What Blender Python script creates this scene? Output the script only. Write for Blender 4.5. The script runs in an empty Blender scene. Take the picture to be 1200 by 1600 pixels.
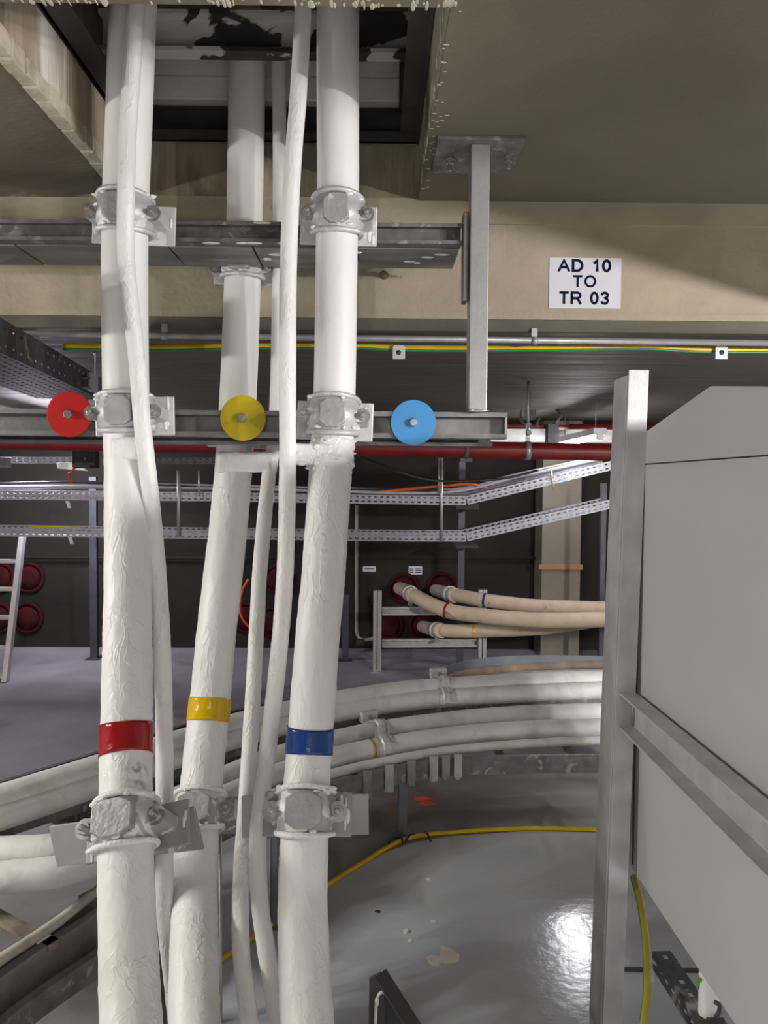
import bpy, math, random
from mathutils import Vector, Matrix, noise
random.seed(7)
sc = bpy.context.scene
COL = sc.collection
R = math.radians

# ---------------------------------------------------------------- camera
F = 1200.0
CAMZ = 1.7
cam_d = bpy.data.cameras.new('camera'); cam = bpy.data.objects.new('camera', cam_d); COL.objects.link(cam)
cam_d.sensor_fit = 'VERTICAL'; cam_d.sensor_height = 32.0; cam_d.lens = 32.0 * F / 1600.0
cam_d.clip_start = 0.05; cam_d.clip_end = 60
yaw, pitch, roll = R(-0.48), R(-2.1), R(-0.4)
CM = (Matrix.Rotation(yaw, 4, 'Z') @ Matrix.Rotation(R(90) + pitch, 4, 'X') @ Matrix.Rotation(-roll, 4, 'Z'))
cam.matrix_world = Matrix.Translation((0, 0, CAMZ)) @ CM
sc.camera = cam

# ---------------------------------------------------------------- world, exposure
w = bpy.data.worlds.new('world'); sc.world = w; w.use_nodes = True
w.node_tree.nodes['Background'].inputs[0].default_value = (0.9, 0.92, 1.0, 1)
w.node_tree.nodes['Background'].inputs[1].default_value = 0.02
sc.view_settings.view_transform = 'Standard'
sc.view_settings.look = 'None'
sc.view_settings.gamma = 1
sc.view_settings.exposure = 0.08
sc.view_settings.use_curve_mapping = False

# lamps of the room and one added fill lamp: x, y, z, length, axis, watts, colour
LAMPS = [
    ('right_aisle', 2.70, 0.1, 2.205, 1.2, 'Y', 300, (1.0, 0.95, 0.93)),
    ('left_aisle', -3.3, 1.7, 2.15, 1.2, 'Y', 96, (1.0, 0.96, 0.90)),
    ('behind', 0.3, -2.2, 2.16, 1.2, 'X', 19, (1.0, 0.95, 0.90)),  # unseen lamp added behind the camera only as fill
    ('far_right', 1.66, 6.35, 2.06, 1.2, 'Y', 13, (0.95, 0.95, 1.0)),
    ('far_left', -2.98, 6.75, 2.03, 0.9, 'Y', 36, (0.90, 0.88, 1.0)),
]

# ---------------------------------------------------------------- pixel helpers (a point on a plane of known depth)
def ray(px, py):
    d = CM @ Vector(((px - 600) / F, (800 - py) / F, -1.0))
    return d
def P(px, py, Y):
    d = ray(px, py); t = Y / d.y
    return Vector((d.x * t, Y, CAMZ + d.z * t))
def PZ(px, py, Z):
    d = ray(px, py); t = (Z - CAMZ) / d.z
    return Vector((d.x * t, d.y * t, Z))
def PX(px, py, X):
    d = ray(px, py); t = X / d.x
    return Vector((X, d.y * t, CAMZ + d.z * t))

# ---------------------------------------------------------------- materials
MATS = {}
def M(name, c1, c2=None, scale=4.0, rough=0.6, metal=0.0, bump=0.0, bscale=30.0, stretch=(1, 1, 1),
      lo=0.35, hi=0.65, c3=None, s3=2.0, t3=(0.58, 0.66), rvar=0.0, bdist=0.01, detail=6.0, spec=0.5, coat=0.0, ridge=0.0, bstretch=None, zmask=False, stain=None):
    m = bpy.data.materials.new(name); m.use_nodes = True; nt = m.node_tree
    b = nt.nodes['Principled BSDF']; L = nt.links
    tc = nt.nodes.new('ShaderNodeTexCoord'); mp = nt.nodes.new('ShaderNodeMapping')
    mp.inputs['Scale'].default_value = stretch
    geo = nt.nodes.new('ShaderNodeNewGeometry')
    L.new(geo.outputs['Position'], mp.inputs['Vector'])
    b.inputs['Roughness'].default_value = rough; b.inputs['Metallic'].default_value = metal
    b.inputs['Specular IOR Level'].default_value = spec
    b.inputs['Coat Weight'].default_value = coat
    if c2 is None: c2 = tuple(x * 0.85 for x in c1)
    n = nt.nodes.new('ShaderNodeTexNoise'); n.inputs['Scale'].default_value = scale; n.inputs['Detail'].default_value = detail
    L.new(mp.outputs[0], n.inputs['Vector'])
    r = nt.nodes.new('ShaderNodeValToRGB'); L.new(n.outputs['Fac'], r.inputs[0])
    r.color_ramp.elements[0].position = lo; r.color_ramp.elements[1].position = hi
    r.color_ramp.elements[0].color = (*c1, 1); r.color_ramp.elements[1].color = (*c2, 1)
    out = r.outputs[0]
    if c3:
        n3 = nt.nodes.new('ShaderNodeTexNoise'); n3.inputs['Scale'].default_value = s3; n3.inputs['Detail'].default_value = 8
        n3.inputs['Distortion'].default_value = 0.6
        L.new(mp.outputs[0], n3.inputs['Vector'])
        r3 = nt.nodes.new('ShaderNodeValToRGB'); L.new(n3.outputs['Fac'], r3.inputs[0])
        r3.color_ramp.elements[0].position = t3[0]; r3.color_ramp.elements[1].position = t3[1]
        mx = nt.nodes.new('ShaderNodeMix'); mx.data_type = 'RGBA'
        L.new(r3.outputs[0], mx.inputs[0]); L.new(out, mx.inputs[6]); mx.inputs[7].default_value = (*c3, 1)
        out = mx.outputs[2]
    if stain:
        pt, rad_, colr_ = stain
        vm = nt.nodes.new('ShaderNodeVectorMath'); vm.operation = 'DISTANCE'; L.new(geo.outputs['Position'], vm.inputs[0]); vm.inputs[1].default_value = pt
        ms = nt.nodes.new('ShaderNodeMapRange'); L.new(vm.outputs['Value'], ms.inputs[0]); ms.inputs[1].default_value = rad_ * .3; ms.inputs[2].default_value = rad_; ms.inputs[3].default_value = 1; ms.inputs[4].default_value = 0
        ns = nt.nodes.new('ShaderNodeTexNoise'); ns.inputs['Scale'].default_value = 45; ns.inputs['Detail'].default_value = 6; L.new(geo.outputs['Position'], ns.inputs['Vector'])
        rs = nt.nodes.new('ShaderNodeValToRGB'); L.new(ns.outputs['Fac'], rs.inputs[0]); rs.color_ramp.elements[0].position = .42; rs.color_ramp.elements[1].position = .68
        mm = nt.nodes.new('ShaderNodeMath'); mm.operation = 'MULTIPLY'; L.new(ms.outputs[0], mm.inputs[0]); L.new(rs.outputs[0], mm.inputs[1])
        mxs = nt.nodes.new('ShaderNodeMix'); mxs.data_type = 'RGBA'; L.new(mm.outputs[0], mxs.inputs[0]); L.new(out, mxs.inputs[6]); mxs.inputs[7].default_value = (*colr_, 1); out = mxs.outputs[2]
    L.new(out, b.inputs['Base Color'])
    if rvar:
        ma = nt.nodes.new('ShaderNodeMapRange'); L.new(n.outputs['Fac'], ma.inputs[0])
        ma.inputs[1].default_value = 0.3; ma.inputs[2].default_value = 0.7
        ma.inputs[3].default_value = max(0.02, rough - rvar); ma.inputs[4].default_value = rough + rvar
        L.new(ma.outputs[0], b.inputs['Roughness'])
    if bump:
        nb = nt.nodes.new('ShaderNodeTexNoise'); nb.inputs['Scale'].default_value = bscale; nb.inputs['Detail'].default_value = 5
        if bstretch:
            mb_ = nt.nodes.new('ShaderNodeMapping'); mb_.inputs['Scale'].default_value = bstretch
            L.new(geo.outputs['Position'], mb_.inputs['Vector']); L.new(mb_.outputs[0], nb.inputs['Vector'])
        else: L.new(mp.outputs[0], nb.inputs['Vector'])
        bp = nt.nodes.new('ShaderNodeBump'); bp.inputs['Strength'].default_value = bump; bp.inputs['Distance'].default_value = bdist
        if ridge:
            nb.inputs['Detail'].default_value = 2.5; nb.inputs['Distortion'].default_value = 0.8
            rr = nt.nodes.new('ShaderNodeValToRGB'); L.new(nb.outputs['Fac'], rr.inputs[0]); e = rr.color_ramp.elements
            e[0].position = .5 - ridge; e[0].color = (0, 0, 0, 1); e[1].position = .5; e[1].color = (1, 1, 1, 1)
            e2 = e.new(.5 + ridge * .7); e2.color = (0.05, 0.05, 0.05, 1)
            L.new(rr.outputs[0], bp.inputs['Height'])
            sepz = nt.nodes.new('ShaderNodeSeparateXYZ'); L.new(geo.outputs['Position'], sepz.inputs[0])
            nm_ = nt.nodes.new('ShaderNodeTexNoise'); nm_.inputs['Scale'].default_value = 5; L.new(geo.outputs['Position'], nm_.inputs['Vector'])
            m1 = nt.nodes.new('ShaderNodeMapRange'); L.new(nm_.outputs['Fac'], m1.inputs[0]); m1.inputs[1].default_value = .38; m1.inputs[2].default_value = .62; m1.inputs[3].default_value = bump * .25; m1.inputs[4].default_value = bump
            m2 = nt.nodes.new('ShaderNodeMapRange'); L.new(sepz.outputs[2], m2.inputs[0]); m2.inputs[1].default_value = 1.65; m2.inputs[2].default_value = 1.95; m2.inputs[3].default_value = 1.0; m2.inputs[4].default_value = .15 if zmask else .7
            m3 = nt.nodes.new('ShaderNodeMath'); m3.operation = 'MULTIPLY'; L.new(m1.outputs[0], m3.inputs[0]); L.new(m2.outputs[0], m3.inputs[1]); L.new(m3.outputs[0], bp.inputs['Strength'])
        else: L.new(nb.outputs['Fac'], bp.inputs['Height'])
        L.new(bp.outputs[0], b.inputs['Normal'])
    MATS[name] = m
    return m
def emis(name, col, s):
    m = bpy.data.materials.new(name); m.use_nodes = True; b = m.node_tree.nodes['Principled BSDF']
    b.inputs['Base Color'].default_value = (*col, 1); b.inputs['Emission Color'].default_value = (*col, 1)
    b.inputs['Emission Strength'].default_value = s; return m

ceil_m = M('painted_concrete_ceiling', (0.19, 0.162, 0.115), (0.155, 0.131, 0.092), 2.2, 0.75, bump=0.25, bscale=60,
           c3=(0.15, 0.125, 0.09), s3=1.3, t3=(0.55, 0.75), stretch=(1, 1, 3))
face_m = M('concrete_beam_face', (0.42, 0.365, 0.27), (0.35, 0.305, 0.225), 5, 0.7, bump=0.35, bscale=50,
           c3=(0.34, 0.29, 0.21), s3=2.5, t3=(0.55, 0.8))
shaft_m = M('rough_shaft_concrete', (0.20, 0.155, 0.105), (0.34, 0.28, 0.20), 6, 0.8, bump=0.6, bscale=25, stretch=(1.6, 1.6, .5),
            c3=(0.10, 0.075, 0.05), s3=4, t3=(0.52, 0.7))
stain_m = M('stained_shaft_concrete', (0.46, 0.38, 0.28), (0.24, 0.19, 0.13), 3.0, 0.7, bump=0.5, bscale=20, stretch=(1, 2.2, .25),
            c3=(0.80, 0.77, 0.72), s3=2.0, t3=(0.50, 0.64))
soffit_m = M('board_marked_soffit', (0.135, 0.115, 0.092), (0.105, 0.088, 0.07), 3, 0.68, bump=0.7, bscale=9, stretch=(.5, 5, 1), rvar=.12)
chip_m = M('pale_chipped_concrete', (0.58, 0.52, 0.42), (0.36, 0.31, 0.23), 12, 0.8, bump=0.5, bscale=60)
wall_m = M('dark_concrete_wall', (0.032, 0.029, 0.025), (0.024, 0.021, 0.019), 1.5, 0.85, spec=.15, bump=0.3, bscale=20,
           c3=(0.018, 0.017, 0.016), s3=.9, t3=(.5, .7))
room_m = M('concrete_room_wall', (0.30, 0.27, 0.23), (0.25, 0.22, 0.19), 1.5, 0.8)
col_m = M('pale_column_concrete', (0.24, 0.21, 0.165), (0.20, 0.17, 0.135), 3, 0.75, bump=0.3, bscale=30)
# floor: glossy grey paint, worn, with dusty lilac areas away from the walkway
floor_m = M('grey_floor_paint', (0.56, 0.595, 0.64), (0.50, 0.535, 0.58), 1.6, 0.16, bump=0.10, bscale=30, bdist=0.010,
            c3=(0.42, 0.42, 0.42), s3=1.1, t3=(0.60, 0.80), rvar=0.04)
farfloor_m = M('dusty_floor_paint', (0.31, 0.295, 0.34), (0.24, 0.23, 0.265), 2.0, 0.62, bump=0.15, bscale=20,
               c3=(0.11, 0.105, 0.11), s3=1.6, t3=(0.56, 0.75))
white_m = M('white_fire_paint', (0.86, 0.855, 0.84), (0.82, 0.81, 0.79), 14, 0.46, bump=0.40, bscale=24, bdist=0.005, ridge=.07, bstretch=(1, 1, .22), zmask=True,
            stain=(P(212, 1212, 2.11), .055, (.22, .18, .12)),
            stretch=(1, 1, .3), c3=(0.76, 0.74, 0.70), s3=9, t3=(0.62, 0.80))
lump_m = M('lumpy_white_paint', (0.87, 0.865, 0.85), (0.81, 0.80, 0.78), 20, 0.45, bump=0.42, bscale=40, bdist=0.006, ridge=.09, bstretch=(1, 1, .35),
           c3=(0.66, 0.64, 0.61), s3=26, t3=(0.68, 0.78), stretch=(1, 1, .45))
dusty_m = M('dusty_white_sheath', (0.74, 0.735, 0.72), (0.62, 0.61, 0.59), 7, 0.6, bump=0.5, bscale=40, bdist=0.005,
            c3=(0.38, 0.36, 0.33), s3=5, t3=(0.56, 0.80))
cream_m = M('cream_cable_sheath', (0.60, 0.50, 0.37), (0.50, 0.41, 0.30), 9, 0.6, bump=0.3, bscale=40,
            c3=(0.22, 0.18, 0.15), s3=7, t3=(0.64, 0.74))
brown_m = M('brown_cable_sheath', (0.30, 0.23, 0.17), (0.2, 0.15, 0.11), 9, 0.7, bump=.3)
galv_m = M('galvanised_steel', (0.50, 0.50, 0.51), (0.38, 0.385, 0.39), 14, 0.42, 0.55, bump=0.1, bscale=80, rvar=0.1)
galvd_m = M('dirty_galvanised_steel', (0.30, 0.30, 0.30), (0.20, 0.20, 0.20), 10, 0.45, 0.6, bump=0.1, bscale=60,
            c3=(0.50, 0.46, 0.40), s3=6, t3=(0.62, 0.72), rvar=.12)
under_m = M('dusty_steel_underside', (0.26, 0.24, 0.21), (0.17, 0.155, 0.135), 5, 0.5, 0.35, bump=0.15, bscale=30, stretch=(.6, 2, 1),
            c3=(0.52, 0.46, 0.37), s3=3, t3=(0.56, 0.7), rvar=.12)
alu_m = M('cast_aluminium', (0.66, 0.66, 0.66), (0.57, 0.57, 0.575), 18, 0.5, 0.3, bump=0.15, bscale=120, c3=(.80, .79, .77), s3=14, t3=(.60, .63))
alup_m = M('paint_splashed_aluminium', (0.47, 0.47, 0.47), (0.40, 0.40, 0.405), 10, 0.52, 0.2, bump=0.25, bscale=40,
           c3=(0.80, 0.785, 0.75), s3=18, t3=(0.52, 0.55), stretch=(1, 1, .6))
plate_m = M('paint_splashed_plate', (0.40, 0.40, 0.395), (0.33, 0.33, 0.33), 8, 0.5, 0.2, bump=0.15, bscale=40,
            c3=(0.70, 0.68, 0.64), s3=16, t3=(0.63, 0.65))
zinc_m = M('zinc_bolt', (0.50, 0.49, 0.475), (0.36, 0.36, 0.36), 40, 0.38, 0.8)
black_m = M('black_steel', (0.035, 0.036, 0.04), (0.05, 0.05, 0.052), 8, 0.5, 0.2, bump=.2,
            )
blackp_m = M('black_steel_with_paint_smears', (0.035, 0.036, 0.04), (0.06, 0.06, 0.062), 8, 0.5, 0.1, bump=.3,
             c3=(0.66, 0.63, 0.58), s3=6, t3=(0.50, 0.53), stretch=(1, 1, 1.4))
board_m = M('white_board', (0.80, 0.77, 0.73), (0.72, 0.69, 0.65), 5, 0.7, bump=0.4, bscale=40)
dark_m = M('dark_tray_steel', (0.07, 0.072, 0.075), (0.04, 0.04, 0.043), 12, 0.65, 0.0, c3=(0.30, 0.29, 0.27), s3=9, t3=(0.62, .72))
cab_m = M('pale_grey_cabinet_paint', (0.53, 0.53, 0.535), (0.515, 0.515, 0.52), 3, 0.42, bump=0.05, bscale=200)
red_m = M('red_pipe_paint', (0.14, 0.005, 0.007), (0.10, 0.004, 0.006), 8, 0.45, spec=.35)
redd_m = M('red_plastic_disc', (0.60, 0.018, 0.02), (0.56, 0.02, 0.02), 6, 0.35)
yeld_m = M('yellow_plastic_disc', (0.55, 0.43, 0.012), (0.48, 0.38, 0.012), 6, 0.35)
blud_m = M('blue_plastic_disc', (0.055, 0.30, 0.66), (0.05, 0.28, 0.62), 6, 0.35)
redt_m = M('red_tape', (0.36, 0.006, 0.012), (0.30, 0.006, 0.01), 10, 0.16, bump=0.5, bscale=25, bdist=.006)
yelt_m = M('yellow_tape', (0.76, 0.48, 0.0), (0.68, 0.42, 0.0), 10, 0.16, bump=0.5, bscale=25, bdist=.006)
blut_m = M('blue_tape', (0.012, 0.055, 0.24), (0.012, 0.045, 0.20), 10, 0.16, bump=0.5, bscale=25, bdist=.006)
ycab_m = M('yellow_cable_sheath', (0.72, 0.50, 0.01), (0.62, 0.42, 0.01), 8, 0.4)
gcab_m = M('green_cable_stripe', (0.05, 0.22, 0.07), (0.04, 0.18, 0.06), 8, 0.4)
orange_m = M('orange_plastic', (0.85, 0.16, 0.04), (0.7, 0.12, 0.03), 8, 0.5)
duct_m = M('dark_red_duct_cap', (0.055, 0.006, 0.009), (0.035, 0.005, 0.007), 8, 0.85, spec=.15)
paper_m = M('white_sign_paper', (0.66, 0.67, 0.74), (0.62, 0.63, 0.70), 3, 0.5)
ink_m = M('navy_ink', (0.006, 0.009, 0.035), (0.006, 0.009, 0.035), 3, 0.8, spec=.1)
trayw_m = M('white_zinc_tray', (0.33, 0.33, 0.37), (0.25, 0.25, 0.285), 20, 0.45, 0.25)
gcable_m = M('grey_cable', (0.45, 0.44, 0.46), (0.35, 0.34, 0.36), 8, 0.5)
bcable_m = M('black_cable', (0.02, 0.02, 0.02), (0.03, 0.03, 0.03), 8, 0.5)
bossg_m = M('grey_boss_casting', (0.44, 0.44, 0.44), (0.37, 0.37, 0.37), 20, 0.5, 0.25, bump=0.4, bscale=60, c3=(.66, .65, .62), s3=22, t3=(.62, .66))
postd_m = M('dark_slim_post_paint', (0.075, 0.08, 0.10), (0.05, 0.055, 0.07), 8, 0.4, 0.2)
slabl_m = M('smeared_dark_slab', (0.17, 0.14, 0.10), (0.13, 0.105, 0.08), 3, 0.7, bump=.2, c3=(0.46, 0.44, 0.41), s3=1.7, t3=(.60, .68), stretch=(1, 2, 1))
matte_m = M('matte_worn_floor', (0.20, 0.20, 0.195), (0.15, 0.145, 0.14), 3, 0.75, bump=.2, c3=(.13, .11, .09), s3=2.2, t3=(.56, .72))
rail_m = M('spotted_grey_rail', (0.20, 0.205, 0.205), (0.13, 0.13, 0.13), 18, 0.55, 0.25, c3=(.36, .35, .33), s3=22, t3=(.60, .68))
post_m = M('blue_grey_post_paint', (0.20, 0.22, 0.27), (0.16, 0.18, 0.22), 8, 0.45, 0.2)
bluering_m = M('blue_grey_trough', (0.24, 0.26, 0.31), (0.18, 0.20, 0.24), 5, 0.5, 0.2)
brick_m = M('pale_lamp_housing', (0.7, 0.7, 0.7), None, 3, 0.4)
tube_m = emis('lit_tube', (1.0, 0.98, 1.0), 22)
rust_m = M('rusty_rung', (0.13, 0.10, 0.07), (0.30, 0.26, 0.20), 16, 0.7, bump=.4)
green_m = M('green_label', (0.05, 0.35, 0.05), None, 6, 0.4)
bgalv_m = M('bright_galvanised_steel', (0.58, 0.58, 0.59), (0.46, 0.465, 0.47), 10, 0.5, 0.25, bump=0.08, bscale=60, rvar=.08)
ladder_m = M('aluminium_ladder', (0.66, 0.62, 0.64), (0.55, 0.52, 0.54), 10, 0.4, 0.4)

# ---------------------------------------------------------------- mesh builder
class MB:
    def __init__(s): s.v = []; s.f = []; s.sm = []
    def add(s, vs, fs, smooth=False):
        o = len(s.v); s.v += [Vector(v) for v in vs]; s.f += [tuple(i + o for i in f) for f in fs]; s.sm += [smooth] * len(fs)
        return s
    def box(s, a, b, mat=None):
        x0, y0, z0 = a; x1, y1, z1 = b
        vs = [Vector(q) for q in ((x0, y0, z0), (x1, y0, z0), (x1, y1, z0), (x0, y1, z0), (x0, y0, z1), (x1, y0, z1), (x1, y1, z1), (x0, y1, z1))]
        if mat: vs = [mat @ v for v in vs]
        return s.add(vs, [(0, 3, 2, 1), (4, 5, 6, 7), (0, 1, 5, 4), (1, 2, 6, 5), (2, 3, 7, 6), (3, 0, 4, 7)])
    def bar(s, a, b, w, h, up=(0, 0, 1)):      # rectangular bar from a to b
        a = Vector(a); b = Vector(b); d = (b - a).normalized(); up = Vector(up)
        sx = d.cross(up).normalized(); uz = sx.cross(d)
        vs = []
        for p in (a, b):
            for i, j in ((-1, -1), (1, -1), (1, 1), (-1, 1)): vs.append(p + sx * (w / 2 * i) + uz * (h / 2 * j))
        return s.add(vs, [(0, 3, 2, 1), (4, 5, 6, 7), (0, 1, 5, 4), (1, 2, 6, 5), (2, 3, 7, 6), (3, 0, 4, 7)])
    def prof(s, path, profile, up=(0, 0, 1), closed=True):   # extrude 2D profile (x=side, y=up) along a path
        path = [Vector(p) for p in path]; n = len(profile); up = Vector(up); vs = []
        for i, p in enumerate(path):
            d = (path[min(i + 1, len(path) - 1)] - path[max(i - 1, 0)]).normalized()
            sx = d.cross(up).normalized(); uz = sx.cross(d)
            vs += [p + sx * q[0] + uz * q[1] for q in profile]
        fs = []
        for i in range(len(path) - 1):
            for k in range(n if closed else n - 1):
                a = i * n + k; b = i * n + (k + 1) % n
                fs.append((a, b, b + n, a + n))
        if closed:
            fs.append(tuple(reversed(range(n)))); fs.append(tuple((len(path) - 1) * n + k for k in range(n)))
        return s.add(vs, fs)
    def tube(s, path, r, seg=20, cap=True, disp=0.0, dsc=(9, 9, 3), seed=0.0, a0=0.0, a1=2 * math.pi):
        path = [Vector(p) for p in path]; vs = []; n = len(path)
        if not callable(r): rr = (lambda t, r=r: r)
        else: rr = r
        up = Vector((0.13, 0.9, 0.21)) if abs((path[-1] - path[0]).normalized().y) < .8 else Vector((1, 0.1, 0.2))
        prev = None
        full = abs(a1 - a0 - 2 * math.pi) < 1e-6
        for i, p in enumerate(path):
            d = (path[min(i + 1, n - 1)] - path[max(i - 1, 0)]).normalized()
            if prev is None: x = d.cross(up).normalized()
            else: x = (prev - d * prev.dot(d)).normalized()
            prev = x; y = d.cross(x)
            for k in range(seg):
                a = a0 + (a1 - a0) * k / (seg if full else seg - 1)
                q = x * math.cos(a) + y * math.sin(a); rad = rr(i / (n - 1))
                if disp:
                    w = p + q * rad
                    nn = noise.noise(Vector((w.x * dsc[0] + seed, w.y * dsc[1], w.z * dsc[2])))
                    n2 = noise.noise(Vector((w.x * dsc[0] * 3 + seed, w.y * dsc[1] * 3, w.z * dsc[2] * 2.5)))
                    rough_ = 0.12 + 0.88 * min(1, max(0, (2.0 - w.z) * 4))      # hand painted rougher below the clamps
                    rad += disp * rough_ * (nn * .6 + max(0, 1 - abs(n2) * 7) * .55)
                vs.append(p + q * rad)
        fs = []
        for i in range(n - 1):
            for k in range(seg if full else seg - 1):
                a = i * seg + k; b = i * seg + (k + 1) % seg
                fs.append((a, b, b + seg, a + seg))
        s.add(vs, fs, True)
        if cap and full:
            o = len(s.v) - n * seg
            s.f += [tuple(o + k for k in reversed(range(seg))), tuple(o + (n - 1) * seg + k for k in range(seg))]; s.sm += [False, False]
        return s
    def lathe(s, c, axis, prof, seg=20, smooth=True):      # prof = [(r, t along axis)]
        c = Vector(c); ax = Vector(axis).normalized(); x = ax.orthogonal().normalized(); y = ax.cross(x); vs = []
        for r_, t in prof:
            for k in range(seg):
                a = 2 * math.pi * k / seg; vs.append(c + ax * t + (x * math.cos(a) + y * math.sin(a)) * r_)
        fs = []
        for i in range(len(prof) - 1):
            for k in range(seg):
                a = i * seg + k; b = i * seg + (k + 1) % seg; fs.append((a, b, b + seg, a + seg))
        fs.append(tuple(reversed(range(seg)))); fs.append(tuple((len(prof) - 1) * seg + k for k in range(seg)))
        return s.add(vs, fs, smooth)
    def blob(s, c, rx, ry, rz, seg=8):
        c = Vector(c); vs = [c + Vector((0, 0, rz))]; fs = []
        rings = 4
        for i in range(1, rings):
            t = math.pi * i / rings
            for k in range(seg):
                a = 2 * math.pi * k / seg
                vs.append(c + Vector((rx * math.sin(t) * math.cos(a), ry * math.sin(t) * math.sin(a), rz * math.cos(t))))
        vs.append(c - Vector((0, 0, rz)))
        for k in range(seg): fs.append((0, 1 + k, 1 + (k + 1) % seg))
        for i in range(rings - 2):
            for k in range(seg):
                a = 1 + i * seg + k; b = 1 + i * seg + (k + 1) % seg; fs.append((a, a + seg, b + seg, b))
        l = len(vs) - 1; o = 1 + (rings - 2) * seg
        for k in range(seg): fs.append((l, o + (k + 1) % seg, o + k))
        return s.add(vs, fs, True)
    def poly(s, pts, off):      # polygon extruded by vector off
        pts = [Vector(p) for p in pts]; off = Vector(off); n = len(pts)
        vs = pts + [p + off for p in pts]
        return s.add(vs, [tuple(range(n)), tuple(reversed(range(n, 2 * n)))] + [(i, i + n, (i + 1) % n + n, (i + 1) % n) for i in range(n)])
    def perf(s, o, u, v, L, H, pitch, rows, sw, sh, margin=0.0, stagger=False):   # strip with real slots; u along, v across
        o = Vector(o); u = Vector(u).normalized(); v = Vector(v).normalized()
        n = max(1, int(L / pitch)); p = L / n; hr = H / rows; vs = []; fs = []
        for i in range(n):
            for j in range(rows):
                x0 = i * p; y0 = j * hr; cx = x0 + p / 2 + ((p * .0) if not stagger else 0); cy = y0 + hr / 2
                out = [(x0, y0), (x0 + p, y0), (x0 + p, y0 + hr), (x0, y0 + hr)]
                inn = [(cx - sw / 2, cy - sh / 2), (cx + sw / 2, cy - sh / 2), (cx + sw / 2, cy + sh / 2), (cx - sw / 2, cy + sh / 2)]
                b = len(vs)
                vs += [o + u * a + v * c for a, c in out + inn]
                for k in range(4): fs.append((b + k, b + (k + 1) % 4, b + 4 + (k + 1) % 4, b + 4 + k))
        return s.add(vs, fs)

def obj(name, mb, mat, parent=None, local=False, bevel=0.0, loc=None, thick=0.0):
    me = bpy.data.meshes.new(name)
    vs = mb.v
    if parent is None:
        if loc is None:
            xs = [v.x for v in vs]; ys = [v.y for v in vs]; zs = [v.z for v in vs]
            loc = Vector(((min(xs) + max(xs)) / 2, (min(ys) + max(ys)) / 2, min(zs)))
        loc = Vector(loc)
    else:
        loc = Vector((0, 0, 0))
    if parent is not None and not local: base = wloc(parent)
    elif parent is None: base = loc
    else: base = Vector((0, 0, 0))
    if local and parent is None: base = Vector((0, 0, 0))
    me.from_pydata([tuple(v - base) for v in vs], [], mb.f)
    me.polygons.foreach_set('use_smooth', mb.sm); me.materials.append(mat); me.update()
    o = bpy.data.objects.new(name, me); COL.objects.link(o); o.location = loc
    if parent is not None: o.parent = parent
    if thick:
        so = o.modifiers.new('solid', 'SOLIDIFY'); so.thickness = thick; so.offset = 0
    if bevel:
        bv = o.modifiers.new('bevel', 'BEVEL'); bv.width = bevel; bv.segments = 2; bv.limit_method = 'ANGLE'; bv.angle_limit = R(40)
    return o
def wloc(o):
    v = Vector(o.location)
    while o.parent is not None: o = o.parent; v += Vector(o.location)
    return v
def tag(o, label=None, cat=None, group=None, kind=None):
    if label: o['label'] = label
    if cat: o['category'] = cat
    if group: o['group'] = group
    if kind: o['kind'] = kind
    return o
def thing(name, label, cat, loc=(0, 0, 0), group=None, mat=None):
    o = bpy.data.objects.new(name, None); COL.objects.link(o); o.empty_display_size = .05
    if mat is not None: o.matrix_world = mat
    else: o.location = loc
    return tag(o, label, cat, group)
def struct(name, mb, m, parent=None, bevel=0.0, label=None):
    o = obj(name, mb, m, parent, bevel=bevel)
    if parent is None: o['kind'] = 'structure'
    if label: o['label'] = label
    return o
def catmull(pts, n=12):
    pts = [Vector(p) for p in pts]; out = []
    q = [pts[0] * 2 - pts[1]] + pts + [pts[-1] * 2 - pts[-2]]
    for i in range(1, len(q) - 2):
        for k in range(n):
            t = k / n
            out.append(0.5 * ((2 * q[i]) + (q[i + 1] - q[i - 1]) * t + (2 * q[i - 1] - 5 * q[i] + 4 * q[i + 1] - q[i + 2]) * t * t
                              + (3 * q[i] - q[i - 1] - 3 * q[i + 1] + q[i + 2]) * t ** 3))
    out.append(pts[-1]); return out
def resample(pts, step):
    out = [pts[0]]; acc = 0
    for a, b in zip(pts, pts[1:]):
        d = (b - a).length; pos = step - acc
        while pos <= d: out.append(a.lerp(b, pos / d)); pos += step
        acc = (acc + d) % step
    out.append(pts[-1]); return out

# ================================================================ SETTING
YB = 3.15; ZU = 2.84; ZL = 2.33; YW = 7.85; OX0, OX1, OY0 = -1.0, 0.165, 1.88; ZT = 3.75; XR = 2.05; XL = -3.0; YN = -1.6
f = struct('floor', MB().box((-5.2, -4.2, -0.12), (4.7, 8.0, 0)), floor_m)
# dusty unpainted-looking zone beyond the curved trays: a thin screed layer on the slab
arcz = catmull([(-5.2, 2.2, 0)] + [PZ(x_, y_, 0) for x_, y_ in ((-150, 1392), (0, 1372), (90, 1352), (155, 1332), (340, 1252), (430, 1216), (530, 1192), (640, 1190), (935, 1182), (1080, 1180))] + [(4.7, 4.9, 0)], 8)
dz = MB(); vs = [Vector((p.x, p.y, 0.004)) for p in arcz] + [Vector((4.7, YW, 0.004)), Vector((-5.2, YW, 0.004))]
dz.poly(list(reversed(vs)), (0, 0, -0.0035)); struct('floor_screed', dz, farfloor_m, f)
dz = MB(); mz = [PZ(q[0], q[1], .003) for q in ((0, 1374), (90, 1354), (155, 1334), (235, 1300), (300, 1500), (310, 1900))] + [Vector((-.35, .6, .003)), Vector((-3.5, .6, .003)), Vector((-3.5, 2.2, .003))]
dz.poly(mz[::-1], (0, 0, -.0025)); struct('floor_patch', dz, matte_m, f)
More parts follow.
